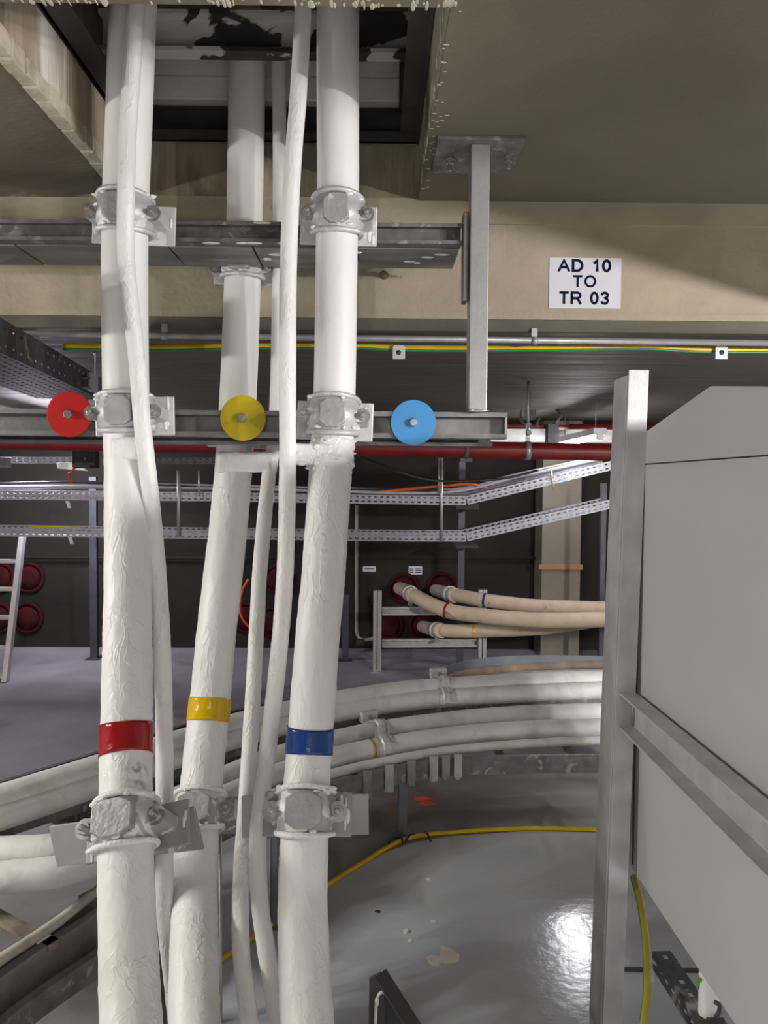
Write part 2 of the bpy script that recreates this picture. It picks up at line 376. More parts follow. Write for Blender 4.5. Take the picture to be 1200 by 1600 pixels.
dz = MB(); st_ = [(425, 1224), (530, 1198), (640, 1195), (935, 1186), (1080, 1184), (1200, 1186), (1200, 1312), (1080, 1306), (935, 1300), (820, 1298), (700, 1306), (640, 1318), (600, 1332), (515, 1380), (430, 1420)]
dz.poly([PZ(q[0], q[1], .002) for q in st_], (0, 0, -.0015)); struct('floor_tray_shade', dz, M('tray_shade_floor_paint', (.24, .235, .23), (.17, .16, .15), 2.5, .4, bump=.12, bscale=25, c3=(.20, .14, .10), s3=2, t3=(.55, .7)), f)  # shade under the curved trays, put into the floor colour as a darker polygon
def ceil(name, boxes, m):
    b = MB()
    for a, c in boxes: b.box(a, c)
    return struct(name, b, m)
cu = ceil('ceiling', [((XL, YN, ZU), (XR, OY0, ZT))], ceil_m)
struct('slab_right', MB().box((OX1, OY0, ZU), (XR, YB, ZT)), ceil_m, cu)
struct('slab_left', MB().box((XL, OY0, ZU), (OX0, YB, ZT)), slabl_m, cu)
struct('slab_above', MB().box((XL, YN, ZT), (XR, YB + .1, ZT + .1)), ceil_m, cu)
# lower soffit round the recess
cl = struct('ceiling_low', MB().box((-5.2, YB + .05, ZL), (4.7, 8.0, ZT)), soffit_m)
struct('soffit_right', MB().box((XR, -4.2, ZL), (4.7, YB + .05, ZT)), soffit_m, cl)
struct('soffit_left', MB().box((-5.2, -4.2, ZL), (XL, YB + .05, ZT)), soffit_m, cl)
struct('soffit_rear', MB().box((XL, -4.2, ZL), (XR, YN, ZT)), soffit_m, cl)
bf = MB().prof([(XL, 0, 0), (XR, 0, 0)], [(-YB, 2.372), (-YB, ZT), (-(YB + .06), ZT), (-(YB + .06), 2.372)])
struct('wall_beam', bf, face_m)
struct('trim_3', MB().prof([(XL, 0, 0), (XR, 0, 0)], [(-(YB + .004), 2.3715), (-(YB + .06), 2.3715), (-(YB + .06), ZL + .0005), (-(YB + .035), ZL + .0005)]), M('dark_beam_chamfer', (0.15, 0.13, 0.10), (0.11, 0.095, 0.075), 4, .8, bump=.3))
struct('trim_1', MB().box((XL, YB - .016, 2.752), (OX0, YB, ZU)).box((OX1, YB - .016, 2.752), (XR, YB, ZU)).box((OX0, YB - .016, 2.752), (OX1, YB, ZU + .01)), face_m)
struct('trim_2', MB().box((XL, YB - .006, 2.372), (XR, YB, 2.398)), face_m)
struct('wall_shaft_back', MB().box((OX0, YB - .01, ZU + .012), (OX1, YB - .001, 3.06)), shaft_m)
struct('wall_shaft_left', MB().box((OX0 - .001, OY0, ZU), (OX0 + .008, YB - .01, 3.07)), stain_m)
struct('wall_shaft_right', MB().box((OX1 - .008, OY0, ZU), (OX1 + .001, YB - .01, 3.07)), ceil_m)
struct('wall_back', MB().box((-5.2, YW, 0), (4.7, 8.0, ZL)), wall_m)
struct('wall_left', MB().box((-5.2, -4.2, 0), (-5.05, YW, ZL)), room_m)
struct('wall_right', MB().box((4.55, -4.2, 0), (4.7, YW, ZL)), room_m)
struct('wall_front', MB().box((-5.05, -4.2, 0), (4.55, -4.05, ZL)), room_m)
# formwork teeth along the left edge of the opening
y = OY0 + .02; k = 0
while y < YB - .06:
    L_ = random.uniform(.055, .10)
    b = MB().box((OX0 - .030 - random.uniform(0, .008), y, ZU - .004 - random.uniform(0, .004)), (OX0 + .012 + random.uniform(0, .004), y + L_, ZU + .05 + random.uniform(-.006, .006)))
    struct('concrete_chip', b, chip_m, cu, bevel=.004); y += L_ + random.uniform(.002, .006)
# concrete column on the back wall
c0 = P(846, 900, 7.5); c1 = P(907, 900, 7.5)
struct('wall_column', MB().box((c0.x, 7.5, 0), (c1.x, YW, ZL)), col_m, bevel=.01)
c2 = P(943, 900, 7.5)

# ---------------------------------------------------------------- frame and boards inside the ceiling opening
def angle_bar(name, label, path, prof_, m, up=(0, 0, 1)):
    o = obj(name, MB().prof(path, prof_, up), m, bevel=.002); return tag(o, label, 'steel frame')
t = thing('shaft_frame', 'black steel angle frame lining the ceiling opening above the white risers', 'steel frame', (-.42, 2.5, 3.08))
obj('side_rail', MB().box((OX0 + .01, OY0, 3.08), (OX0 + .02, YB - .02, 3.20)).box((OX0 + .01, OY0, 3.08), (OX0 + .10, YB - .02, 3.09)), black_m, t)
obj('side_rail', MB().box((OX1 - .02, OY0, 3.06), (OX1 - .01, YB - .02, 3.7)).box((OX1 - .085, OY0, 3.075), (OX1 - .01, YB - .02, 3.085)), black_m, t)
obj('back_rail', MB().box((OX0, YB - .03, 3.065), (OX1, YB - .015, 3.19)).box((OX0, YB - .10, 3.065), (OX1, YB - .015, 3.075)), black_m, t)
cbm = obj('cross_beam', MB().prof([(OX0 + .02, 2.76, 3.27), (OX1 - .02, 2.76, 3.27)], [(-.03, -.07), (.03, -.07), (.03, -.055), (-.015, -.055), (-.015, .055), (.03, .055), (.03, .07), (-.03, .07)]), blackp_m, t)
cbm['label'] = 'cross beam smeared with white paint'
bd = thing('fire_board', 'off-white fire stop boards at the back of the ceiling opening', 'board', (-.42, 3.1, 3.19))
obj('board', MB().box((OX0 + .03, 3.06, 3.195), (OX1 - .09, 3.115, 3.285)), board_m, bd, bevel=.004)
obj('board', MB().box((OX0 + .03, 3.065, 3.288), (OX1 - .09, 3.115, 3.46)), board_m, bd, bevel=.004)
# paint drips round the rim
dr = MB()
for i in range(80):
    x = random.uniform(OX0 + .05, OX1 + .02); y = OY0 - abs(random.gauss(0, .018))
    dr.blob((x, y, ZU), random.uniform(.002, .007), random.uniform(.003, .022), .0012)
for i in range(34):
    y = random.uniform(OY0, YB - .1); x = OX1 + abs(random.gauss(0, .016))
    dr.blob((x, y, ZU), random.uniform(.003, .010), random.uniform(.002, .004), .001)
for i in range(24):
    y = OY0 + .05 + i * .045 + random.uniform(-.012, .012)
    dr.blob((OX1 - .009, y, ZU + random.uniform(.0, .05)), .0015, .0022, random.uniform(.015, .045))
drip_m = M('ivory_paint_drip', (.62, .57, .47), (.5, .45, .36), 20, .5)
tag(obj('paint_drips', dr, drip_m), 'spatter of white paint drips around the rim of the ceiling opening', 'paint', kind='stuff')
# ================================================================ STRUTS AND HANGER
YS = 2.62
def chan(path, w, h, lip=.012, tk=.005, up=(0, 0, 1), flip=1, depth=.05):
    # C channel open toward -side ; side axis x, up axis y
    s = flip
    return [(s * 0, -h / 2), (s * depth, -h / 2), (s * depth, -h / 2 + lip), (s * (depth - tk), -h / 2 + lip), (s * (depth - tk), -h / 2 + tk), (s * tk, -h / 2 + tk),
            (s * tk, h / 2 - tk), (s * (depth - tk), h / 2 - tk), (s * (depth - tk), h / 2 - lip), (s * depth, h / 2 - lip), (s * depth, h / 2), (s * 0, h / 2)]
# upper strut (side axis for +X path = (1,0,0)x(0,0,1) = (0,-1,0) -> toward camera)
xa = P(0, 360, YS).x - .9; xb = P(722, 360, YS).x
za = P(400, 346, YS).z; zb_ = P(400, 378, YS).z
t = thing('cable_support_strut', 'dark galvanised channel strut running below the ceiling opening behind the top clamps', 'strut', ((xa + xb) / 2, YS, zb_))
obj('channel', MB().prof([(xa, YS + .05, (za + zb_) / 2), (xb, YS + .05, (za + zb_) / 2)], chan(None, 0, za - zb_)), rail_m, t)
x = xa
for xe in (P(50, 400, 2.8).x, P(278, 400, 2.8).x, P(404, 400, 2.8).x, P(560, 400, 2.8).x, xb):
    obj('base_plate', MB().box((x + .003, YS + .055, zb_ - .002 - random.uniform(0, .004)), (xe - .003, YS + .29, zb_ + .006)), under_m, t, bevel=.002); x = xe
obj('rear_channel', MB().prof([(xa, YS + .24, zb_ + .035), (xb, YS + .24, zb_ + .035)], chan(None, 0, .05)), galvd_m, t)
random.seed(21); b = MB()
for px, py in ((440, 352), (452, 405), (418, 405), (432, 398), (640, 409), (652, 411), (668, 402), (690, 398), (160, 372), (250, 380), (330, 352), (560, 395), (378, 348), (395, 347)):
    c = PZ(px, max(py, 380), zb_ - .004)
    b.blob(c, random.uniform(.012, .035), random.uniform(.008, .02), .0025, 8)
for k in range(10): b.blob((random.uniform(-.45, -.05), YS - .001, za - .004), random.uniform(.006, .03), .003, .005, 8)
tag(obj('paint_splash', b, lump_m, t), kind='stuff')
# lower strut
zt2 = P(600, 643, YS).z; zb2 = P(600, 684, YS).z; xb2 = P(792, 660, YS).x
s2 = thing('cable_support_strut', 'galvanised channel strut carrying the red, yellow and blue discs, open at its right end', 'strut', ((xa + xb2) / 2, YS, zb2))
obj('channel', MB().prof([(xa, YS + .06, (zt2 + zb2) / 2), (xb2, YS + .06, (zt2 + zb2) / 2)], chan(None, 0, zt2 - zb2, lip=.016, depth=.06)), galvd_m, s2)
obj('rear_channel', MB().prof([(xa, YS + .17, zb2 + .005), (xb2 - .03, YS + .17, zb2 + .005)], chan(None, 0, .05)), galvd_m, s2)
obj('end_cap', MB().box((xb2 - .006, YS + .002, zb2), (xb2 + .002, YS + .06, zt2)), galv_m, s2)
# hanger
hp = P(752, 235, 2.62); hx0 = P(735, 400, 2.58).x; hx1 = P(764, 400, 2.58).x
hg = thing('ceiling_hanger', 'galvanised square hanger post dropping from a bolted ceiling plate', 'hanger', ((hx0 + hx1) / 2, 2.64, zt2))
obj('post', MB().box((hx0, 2.585, zt2), (hx1, 2.665, ZU - .012)), galv_m, hg, bevel=.003)
pa = PZ(684, 211, ZU); pb = PZ(822, 212, ZU); pc = PZ(680, 262, ZU)
obj('ceiling_plate', MB().box((pa.x, pa.y, ZU - .012), (pb.x, pc.y + .02, ZU)), rail_m, hg, bevel=.002)
for bx, by in ((PZ(703, 243, ZU).x, PZ(703, 243, ZU).y), (PZ(795, 240, ZU).x, PZ(795, 240, ZU).y)):
    bt = obj('anchor_bolt', MB().lathe((bx, by, ZU - .012), (0, 0, -1), [(.018, 0), (.018, .004), (.014, .004), (.014, .016), (.007, .016), (.007, .04)], 6, False), zinc_m, hg)
obj('side_plate', MB().box((hx0 - .022, 2.60, P(730, 470, 2.6).z), (hx0 - .004, 2.66, P(730, 330, 2.6).z)), galvd_m, hg, bevel=.004)
obj('weld', MB().blob(((hx0 + hx1) / 2, 2.585, zt2 + .002), .04, .006, .005).blob((hx0 + .01, 2.585, zt2 + .003), .012, .008, .006), galv_m, hg)

# ================================================================ WHITE RISERS
def cable(name, label, pts, r, m, disp=.0030, seg=64, step=.010, cat='cable', seed=0, dsc=(11, 11, 2.4)):
    path = resample(catmull([P(*p) for p in pts], 14), step)
    o = obj(name, MB().tube(path, r, seg, disp=disp, seed=seed, dsc=dsc), m)
    return tag(o, label, cat), path
redpts = [(214, -70, 2.52), (207, 35, 2.50), (201, 200, 2.50), (197, 300, 2.50), (195, 400, 2.50), (196, 560, 2.50), (198, 660, 2.50), (200, 760, 2.48), (200, 900, 2.40), (199.5, 1000, 2.32), (198.5, 1100, 2.25), (197, 1180, 2.19), (196.5, 1270, 2.10), (197, 1350, 2.02), (199, 1450, 1.93), (203, 1560, 1.83), (209, 1680, 1.72), (220, 1900, 1.6)]
bluepts = [(530, -70, 2.50), (528, 35, 2.50), (528, 200, 2.50), (528, 300, 2.50), (526, 400, 2.50), (523, 600, 2.50), (519, 700, 2.48), (512, 800, 2.42), (505, 900, 2.37), (496, 1000, 2.32), (488.5, 1100, 2.28), (482.5, 1180, 2.25), (478, 1260, 2.18), (475, 1330, 2.13), (473, 1400, 2.09), (475, 1500, 1.99), (480, 1600, 1.89), (490, 1750, 1.75), (505, 1950, 1.62)]
yelpts = [(386, 20, 3.0), (386, 110, 3.0), (384, 250, 3.0), (382.5, 340, 3.0), (379, 440, 2.98), (373, 600, 2.95), (366, 720, 2.92), (359, 800, 2.87), (348.5, 900, 2.77), (337, 1000, 2.70), (328.5, 1090, 2.66), (318, 1190, 2.58), (312, 1260, 2.51), (306.5, 1330, 2.43), (304.5, 1400, 2.35), (303, 1500, 2.18), (304, 1600, 2.03), (308, 1750, 1.85), (316, 1950, 1.7)]
RR, RB, RY = .0722, .0675, .0695
oR, pathR = cable('riser_cable', 'thick white painted riser cable with a red tape band, leftmost of the three', redpts, RR, white_m, seed=3)
oY, pathY = cable('riser_cable', 'thick white painted riser cable with a yellow tape band, behind the other two', yelpts, RY, white_m, seed=13)
oB, pathB = cable('riser_cable', 'thick white painted riser cable with a blue tape band, right of the three', bluepts, RB, white_m, seed=23)
tA = [(216, -70, 2.43), (212, 20, 2.415), (207, 100, 2.41), (200, 200, 2.41), (197, 300, 2.385), (197, 400, 2.405), (204, 480, 2.41), (214, 560, 2.41), (222, 660, 2.41), (229, 720, 2.42), (238, 800, 2.44), (247, 900, 2.44), (253, 1000, 2.40), (256, 1100, 2.36), (257, 1200, 2.33), (257, 1300, 2.30), (257, 1400, 2.30), (262, 1470, 2.32), (272, 1560, 2.34), (285, 1700, 2.3)]
tB = [(437, 20, 2.98), (436, 110, 2.98), (437, 250, 2.98), (437, 340, 2.97), (436, 440, 2.96), (433, 600, 2.93), (428, 690, 2.88), (420, 745, 2.84), (414, 800, 2.78), (405.5, 900, 2.70), (400, 1000, 2.62), (394.5, 1100, 2.56), (388, 1200, 2.50), (383, 1280, 2.44), (378, 1350, 2.38), (375.5, 1420, 2.32), (377, 1490, 2.25), (385, 1560, 2.18), (400, 1700, 2.1)]
tC = [(475, -60, 2.44), (472.5, 35, 2.43), (466, 150, 2.42), (458, 250, 2.40), (453, 350, 2.39), (450, 450, 2.39), (449.5, 600, 2.39), (449.5, 700, 2.40), (448.5, 800, 2.42), (445, 900, 2.40), (438, 1000, 2.36), (427, 1100, 2.34), (415, 1200, 2.31), (405, 1290, 2.27), (403, 1350, 2.26), (407, 1420, 2.25), (417, 1490, 2.22), (430, 1570, 2.2), (450, 1700, 2.15)]
oA, pathA = cable('earth_cable', 'thin white painted earth cable crossing the front of the red banded riser', tA, .0262, lump_m, disp=.0018, seg=26, seed=33, dsc=(28, 28, 5))
oTB, pathTB = cable('earth_cable', 'thin white painted earth cable right beside the yellow banded riser', tB, .0262, lump_m, disp=.0015, seg=26, seed=43, dsc=(28, 28, 5))
oTC, pathTC = cable('earth_cable', 'thin white painted earth cable just left of the blue banded riser', tC, .0262, lump_m, disp=.0018, seg=26, seed=53, dsc=(28, 28, 5))

def at_py(path, py):      # path point whose image row is py
    best = None
    for i, p in enumerate(path):
        q = (CM.inverted() @ (p - Vector((0, 0, CAMZ)))); yy = 800 - F * (q.y / -q.z)
        if best is None or abs(yy - py) < best[0]: best = (abs(yy - py), i)
    i = best[1]; d = (path[max(i - 2, 0)] - path[min(i + 2, len(path) - 1)]).normalized()
    return path[i], d, i
def band(parent, path, py0, py1, r, m, name='tape_band', label=None, disp=.0030, seed=0):
    i0 = at_py(path, py0)[2]; i1 = at_py(path, py1)[2]
    o = obj(name, MB().tube(path[i0:i1 + 1], r, 64, cap=True, disp=disp * .5, seed=seed, dsc=(11, 11, 2.4)), m, parent)
    if label: o['label'] = label
    return o
band(oR, pathR, 1130, 1183, RR + .0034, redt_m, label='glossy red tape band', seed=3)
band(oY, pathY, 1090, 1127, RY + .0034, yelt_m, label='glossy yellow tape band', seed=13)
band(oB, pathB, 1133, 1181, RB + .0034, blut_m, label='glossy dark blue tape band', seed=23)
# painted bonding straps between riser and earth cable
def web(pa_, pb_, h, d, parent, lumps, seed):
    random.seed(seed); pa_ = Vector(pa_); pb_ = Vector(pb_); b = MB(); n = 14; prof_ = []
    for cx_, cz_, a0 in ((1, 1, 0), (-1, 1, 90), (-1, -1, 180), (1, -1, 270)):
        for k in range(4):
            a = R(a0 + 30 * k); prof_.append((cx_ * (d / 2 - .010) + .010 * math.cos(a), cz_ * (h / 2 - .010) + .010 * math.sin(a)))
    b.prof([pa_.lerp(pb_, k / n) for k in range(n + 1)], prof_)
    for i in range(len(b.sm)): b.sm[i] = True
    for v in b.v:
        q = noise.noise(v * 30 + Vector((seed * 7, 0, 0))); q2 = noise.noise(v * 75)
        v.z += .0035 * q; v.y += .002 * q2
    for i in range(lumps):
        c = pa_.lerp(pb_, random.random())
        b.blob(c + Vector((0, -d / 2, random.uniform(-h * .45, h * .45))), random.uniform(.008, .016), .004, random.uniform(.004, .012))
    return obj('bonding_strap', b, lump_m, parent)
web(P(182, 701, 2.455), P(224, 701, 2.435), .072, .06, oR, 1, 1)
web(P(344, 723, 2.88), P(428, 722, 2.86), .076, .08, oY, 2, 2)
web(P(452, 710, 2.43), P(520, 710, 2.43), .068, .05, oB, 7, 3)
# rough collar on the blue riser, caked in paint
i0 = at_py(pathB, 690)[2]; i1 = at_py(pathB, 733)[2]
b = MB().tube(pathB[i0:i1], RB + .003, 64, disp=.012, dsc=(16, 16, 16), seed=8)
random.seed(5)
for k in range(26):
    p = pathB[random.randint(i0, i1)]; a = random.uniform(math.pi, 2 * math.pi)
    b.blob(p + Vector((math.cos(a) * RB, math.sin(a) * RB, 0)) * 1.04, random.uniform(.006, .016), .005, random.uniform(.002, .008), 6)
obj('paint_collar', b, lump_m, oB)
for k in range(9):    # a few drips on surfaces of the risers
    pass

# ================================================================ CABLE CLEATS
def cleat(label, path, py, r, pw=.277, ph=.13, splash=False, h=.11, plate_back=None, tilt=0.0, group=None, pdx=0.0, boltr=.013, pdz=0.0):
    p, d, _ = at_py(path, py)
    if d.z < 0: d = -d
    yv = Vector((0, 1, 0)); yv = (yv - d * yv.dot(d)).normalized(); xv = yv.cross(d)
    Mx = Matrix((xv, yv, d)).transposed().to_4x4(); Mx.translation = p
    if tilt: Mx = Mx @ Matrix.Rotation(tilt, 4, 'Y')
    t = thing('cable_cleat', label, 'clamp', mat=Mx, group=group)
    bm_ = alup_m if splash else alu_m; rim_m = lump_m if splash else alu_m; bs_m = bossg_m
    yb = r + .012
    L = dict(parent=t, local=True)
    obj('bracket_plate', MB().box((-pw / 2 + pdx, yb, -ph / 2 + pdz), (pw / 2 + pdx, yb + .008, ph / 2 + pdz)), plate_m if splash else alu_m, bevel=.004, **L)
    # body: saddle-shaped band, taller at the front
    b = MB(); seg = 36; prof_ = [(-h / 2, .003), (-h / 2 + .006, .012), (-h * .26, .012), (-h * .24, .017), (h * .24, .017), (h * .26, .012), (h / 2 - .006, .012), (h / 2, .003)]
    b.lathe((0, 0, 0), (0, 0, 1), [(r + q[1], q[0]) for q in prof_], seg)
    obj('clamp_body', b, bm_, **L)
    for s in (-1, 1):
        b = MB(); ring = []
        for k in range(37):
            a = 2 * math.pi * k / 36
            lift = .010 * max(0, -math.sin(a)) * 1.0
            ring.append(Vector((math.cos(a) * (r + .012), math.sin(a) * (r + .012), s * (h / 2 + lift - .004))))
        b.tube(ring, .0085, 10, cap=False)
        obj('rim', b, rim_m, **L)
    # front boss: eight-sided pad
    w2, h2 = (.054 if splash else .042) * r / .07, h * .36
    pts = [(-w2, -h2 * .72), (-w2 * .45, -h2 * 1.15), (w2 * .45, -h2 * 1.15), (w2, -h2 * .72), (w2, h2 * .72), (w2 * .45, h2 * 1.15), (-w2 * .45, h2 * 1.15), (-w2, h2 * .72)]
    b = MB().poly([(x_, -(r + .026), z_) for x_, z_ in pts], (0, .04, 0))
    obj('boss', b, bs_m, bevel=.004, **L)
    for s in (-1, 1):
        # ear: swept wedge from the band out to the bolt
        x0 = s * (r * .80); x1 = s * (r + .042)
        yo = -.035
        zz = .030
        pts = [(x0, -r * .82, -zz), (x0, -r * .82, zz), (s * (r + .012), yo, zz * .75), (x1 + s * .004, yo, zz * .62), (x1 + s * .004, yo, -zz * .62), (s * (r + .012), yo, -zz * .75)]
        if s > 0: pts = pts[::-1]
        b = MB(); n = len(pts); vv = [Vector(q) for q in pts] + [Vector((q[0], max(q[1], -.03) * 0 + yb, q[2])) for q in pts]
        b.add(vv, [tuple(range(n)), tuple(reversed(range(n, 2 * n)))] + [(i, i + n, (i + 1) % n + n, (i + 1) % n) for i in range(n)])
        obj('ear', b, bm_, bevel=.005, **L)
        bx = s * (r + .026)
        bo = obj('bolt', MB().lathe((bx, yo, 0), (0, -1, 0), [(boltr * 1.7, 0), (boltr * 1.7, .003), (boltr * 1.25, .003), (boltr * 1.25, .013), (boltr * .62, .013), (boltr * .62, .032), (boltr * .45, .034)], 6, False), zinc_m, bevel=.001, **L)
        obj('washer', MB().lathe((bx, yo - .001, 0), (0, -1, 0), [(boltr * 1.9, 0), (boltr * 1.9, .003)], 24, False), zinc_m, bo, local=True)
    # dribbles of white paint
    b = MB(); random.seed(int(py))
    for k in range(14 if splash else 8):
        a = random.uniform(1.05 * math.pi, 1.95 * math.pi)
        b.blob((math.cos(a) * (r + .016), math.sin(a) * (r + .016), random.choice((-1, 1)) * h * random.uniform(.35, .55)), random.uniform(.006, .018), .006, random.uniform(.004, .008), 8)
    for k in range(7 if splash else 3):
        b.blob((random.choice((-1, 1)) * random.uniform(r + .03, pw / 2 - .01) + pdx, yb - .001, random.uniform(-ph / 2 + .02, ph / 2 - .02)), random.uniform(.003, .008), .002, random.uniform(.01, .03), 8)
    tag(obj('paint_dribble', b, lump_m, **L), kind='stuff')
    return t
cleat('pale aluminium clamp on the red banded riser, upper of two', pathR, 338, RR)
cleat('pale aluminium clamp on the red banded riser beside the red disc', pathR, 647, RR, pw=.265)
cleat('pale aluminium clamp on the blue banded riser below the ceiling opening', pathB, 339, RB, pw=.255)
cleat('pale aluminium clamp on the blue banded riser left of the blue disc', pathB, 652, RB, pw=.255)
cleat('aluminium clamp on the yellow banded riser tucked under the upper strut', pathY, 424, RY, pw=.26, ph=.05, h=.06)
cleat('aluminium clamp on the yellow banded riser hidden behind the yellow disc', pathY, 676, RY, pw=.25, ph=.10, h=.1)
cleat('paint splashed clamp low on the red banded riser', pathR, 1288, RR, pw=.30, ph=.125, splash=True, h=.118, pdx=.0, boltr=.0145, tilt=R(2))
cleat('paint splashed clamp low on the yellow banded riser, half behind a steel plate', pathY, 1270, RY, pw=.24, ph=.12, splash=True, h=.11)
cleat('paint splashed clamp low on the blue banded riser', pathB, 1267, RB, pw=.262, ph=.125, splash=True, h=.118, boltr=.0145)
# long backing plates behind the lower clamps
def back_plate(label, a, b_, h, m):
    o = obj('backing_plate', MB().bar(a, b_, .01, h), m, bevel=.002); return tag(o, label, 'plate')
back_plate('long grey steel plate with white dribbles behind the lower red riser clamp', P(84, 1322, 2.34), P(311, 1293, 2.19), .125, plate_m)
back_plate('plain grey steel plate behind the lower blue riser clamp', P(378, 1276, 2.36), P(576, 1272, 2.37), .13, plate_m)

# ================================================================ DISCS
for (px, py, m, cname) in ((107, 647, redd_m, 'red'), (379, 653, yeld_m, 'yellow'), (646, 660, blud_m, 'blue')):
    c = P(px, py, 2.60); rad = 35.3 * 2.6 / F
    t = thing('marker_disc', '%s round plastic disc bolted to the lower strut' % cname, 'disc', (c.x, c.y, c.z))
    yd = 2.612
    obj('disc', MB().lathe((c.x, yd, c.z), (0, -1, 0), [(rad, 0), (rad, .005), (rad - .001, .006)], 64, False), m, t)
    obj('bolt_head', MB().lathe((c.x, yd - .006, c.z), (0, -1, 0), [(.0145, 0), (.0155, .001), (.0155, .016), (.013, .019)], 6, False), zinc_m, t, bevel=.001)

# ================================================================ SIGN
s0 = P(859, 402, YB - .007); s1 = P(970, 482, YB - .007)
sw_, sh_ = s1.x - s0.x, s0.z - s1.z
sg = thing('wall_sign', 'white paper sign reading AD 10 TO TR 03 on the beam', 'sign', ((s0.x + s1.x) / 2, YB - .004, s1.z))
obj('paper', MB().box((s0.x, YB - .004, s1.z), (s1.x, YB - .0005, s0.z)), paper_m, sg)
def arc(cx_, cy_, rx, ry, a0, a1, n=14):
    return [(cx_ + rx * math.cos(R(a0 + (a1 - a0) * k / n)), cy_ + ry * math.sin(R(a0 + (a1 - a0) * k / n))) for k in range(n + 1)]
GL = {   # stroke letters, height 1, own widths
    'A': (.76, [[(.04, 0), (.38, .94), (.72, 0)], [(.17, .36), (.59, .36)]]),
    'D': (.74, [[(.09, .07), (.09, .93), (.34, .93)] + arc(.34, .5, .32, .43, 90, -90) + [(.09, .07)]]),
    'T': (.66, [[(.02, .93), (.64, .93)], [(.33, .93), (.33, 0)]]),
    'O': (.80, [arc(.40, .5, .32, .435, 90, 451, 28)]),
    'R': (.76, [[(.09, 0), (.09, .93), (.44, .93)] + arc(.44, .70, .22, .23, 90, -90) + [(.09, .47)], [(.40, .47), (.50, .40), (.70, 0)]]),
    '1': (.52, [[(.10, .70), (.22, .78), (.33, .97), (.33, 0)]]),
    '0': (.60, [arc(.30, .5, .21, .43, 90, 451, 26)]),
    '3': (.60, [[(.08, .72)] + arc(.29, .72, .20, .215, 165, -90, 14)[1:] + arc(.29, .275, .21, .215, 90, -170, 16)]),
    ' ': (.34, []),
}
def letters(body, x, z, hgt, wid, yy, parent, m, wt):
    tot = sum(GL[c][0] + .10 for c in body) - .10; sx = wid / tot; cur = x - wid / 2
    for ch in body:
        adv, strokes = GL[ch]
        for st_ in strokes:
            pass
        if strokes:
            b = MB()
            for j, st_ in enumerate(strokes):
                pts = [Vector((cur + q[0] * sx, 0, z - hgt / 2 + q[1] * hgt)) for q in st_]
                pts = [p for i, p in enumerate(pts) if i == 0 or (p - pts[i - 1]).length > .0008]
                n = len(pts); L_, R_ = [], []; closed = (pts[0] - pts[-1]).length < .002
                for i, p in enumerate(pts):
                    pa_ = pts[i - 1] if i else (pts[-2] if closed else None); pb_ = pts[i + 1] if i < n - 1 else (pts[1] if closed else None)
                    d1 = (p - pa_).normalized() if pa_ is not None else None; d2 = (pb_ - p).normalized() if pb_ is not None else None
                    if d1 is None: d1 = d2
                    if d2 is None: d2 = d1
                    n1 = Vector((-d1.z, 0, d1.x)); n2 = Vector((-d2.z, 0, d2.x)); mm = (n1 + n2).normalized(); k_l = min(1.42, 1 / max(.3, mm.dot(n1)))
                    L_.append(p + mm * wt / 2 * k_l); R_.append(p - mm * wt / 2 * k_l)
                y0_ = yy - .0002 * j
                vs = []
                for p in L_ + R_: vs.append(Vector((p.x, y0_, p.z)))
                for p in L_ + R_: vs.append(Vector((p.x, y0_ + .0008, p.z)))
                fs = []
                for i in range(n - 1): fs += [(i, i + 1, n + i + 1, n + i), (i, 2 * n + i, 2 * n + i + 1, i + 1), (n + i, n + i + 1, 3 * n + i + 1, 3 * n + i)]
                b.add(vs, fs)
            obj('letter' if ch.isalpha() else 'digit', b, m, parent)
        cur += (adv + .10) * sx
cx = (s0.x + s1.x) / 2
k_ = (YB - .005) / F
letters('AD 10', cx - .003, P(911, 415.5, YB).z, 18.5 * k_, 83 * k_, YB - .0052, sg, ink_m, .0108)
letters('TO', cx - .003, P(911, 440, YB).z, 18 * k_, 37 * k_, YB - .0052, sg, ink_m, .0088)
letters('TR 03', cx - .003, P(911, 466, YB).z, 19 * k_, 78 * k_, YB - .0052, sg, ink_m, .0100)

# ================================================================ CONDUIT, YELLOW-GREEN CABLE
cd = thing('steel_conduit', 'galvanised conduit running under the edge of the beam', 'conduit', P(600, 530, 3.17))
obj('tube', MB().tube([P(-160, 520, 3.17), P(60, 522, 3.17), P(600, 529, 3.17), P(1280, 537, 3.17)], .0125, 14), galv_m, cd)
for px in (257, 835, 1300): 
    c = P(px, 522 + (px) * .0125, 3.17)
    obj('coupling', MB().tube([c - Vector((.012, 0, 0)), c + Vector((.012, 0, 0))], .016, 14).box(c + Vector((-.012, -.002, 0)), c + Vector((.012, .002, .05))), galv_m, cd)
yp = [(100, 542), (250, 543.5), (400, 541), (560, 541), (620, 544), (720, 545), (850, 544), (1000, 542), (1060, 545), (1130, 547), (1290, 547)]
pth = resample(catmull([P(x_, y_, 3.27) for x_, y_ in yp], 10), .03)
yc = obj('bonding_cable', MB().tube(pth, .0145, 12), ycab_m); tag(yc, 'yellow and green striped cable running below the conduit', 'cable')
obj('green_stripe', MB().tube([p + Vector((0, -.008, -.0100)) for p in pth], .0062, 8), gcab_m, yc)
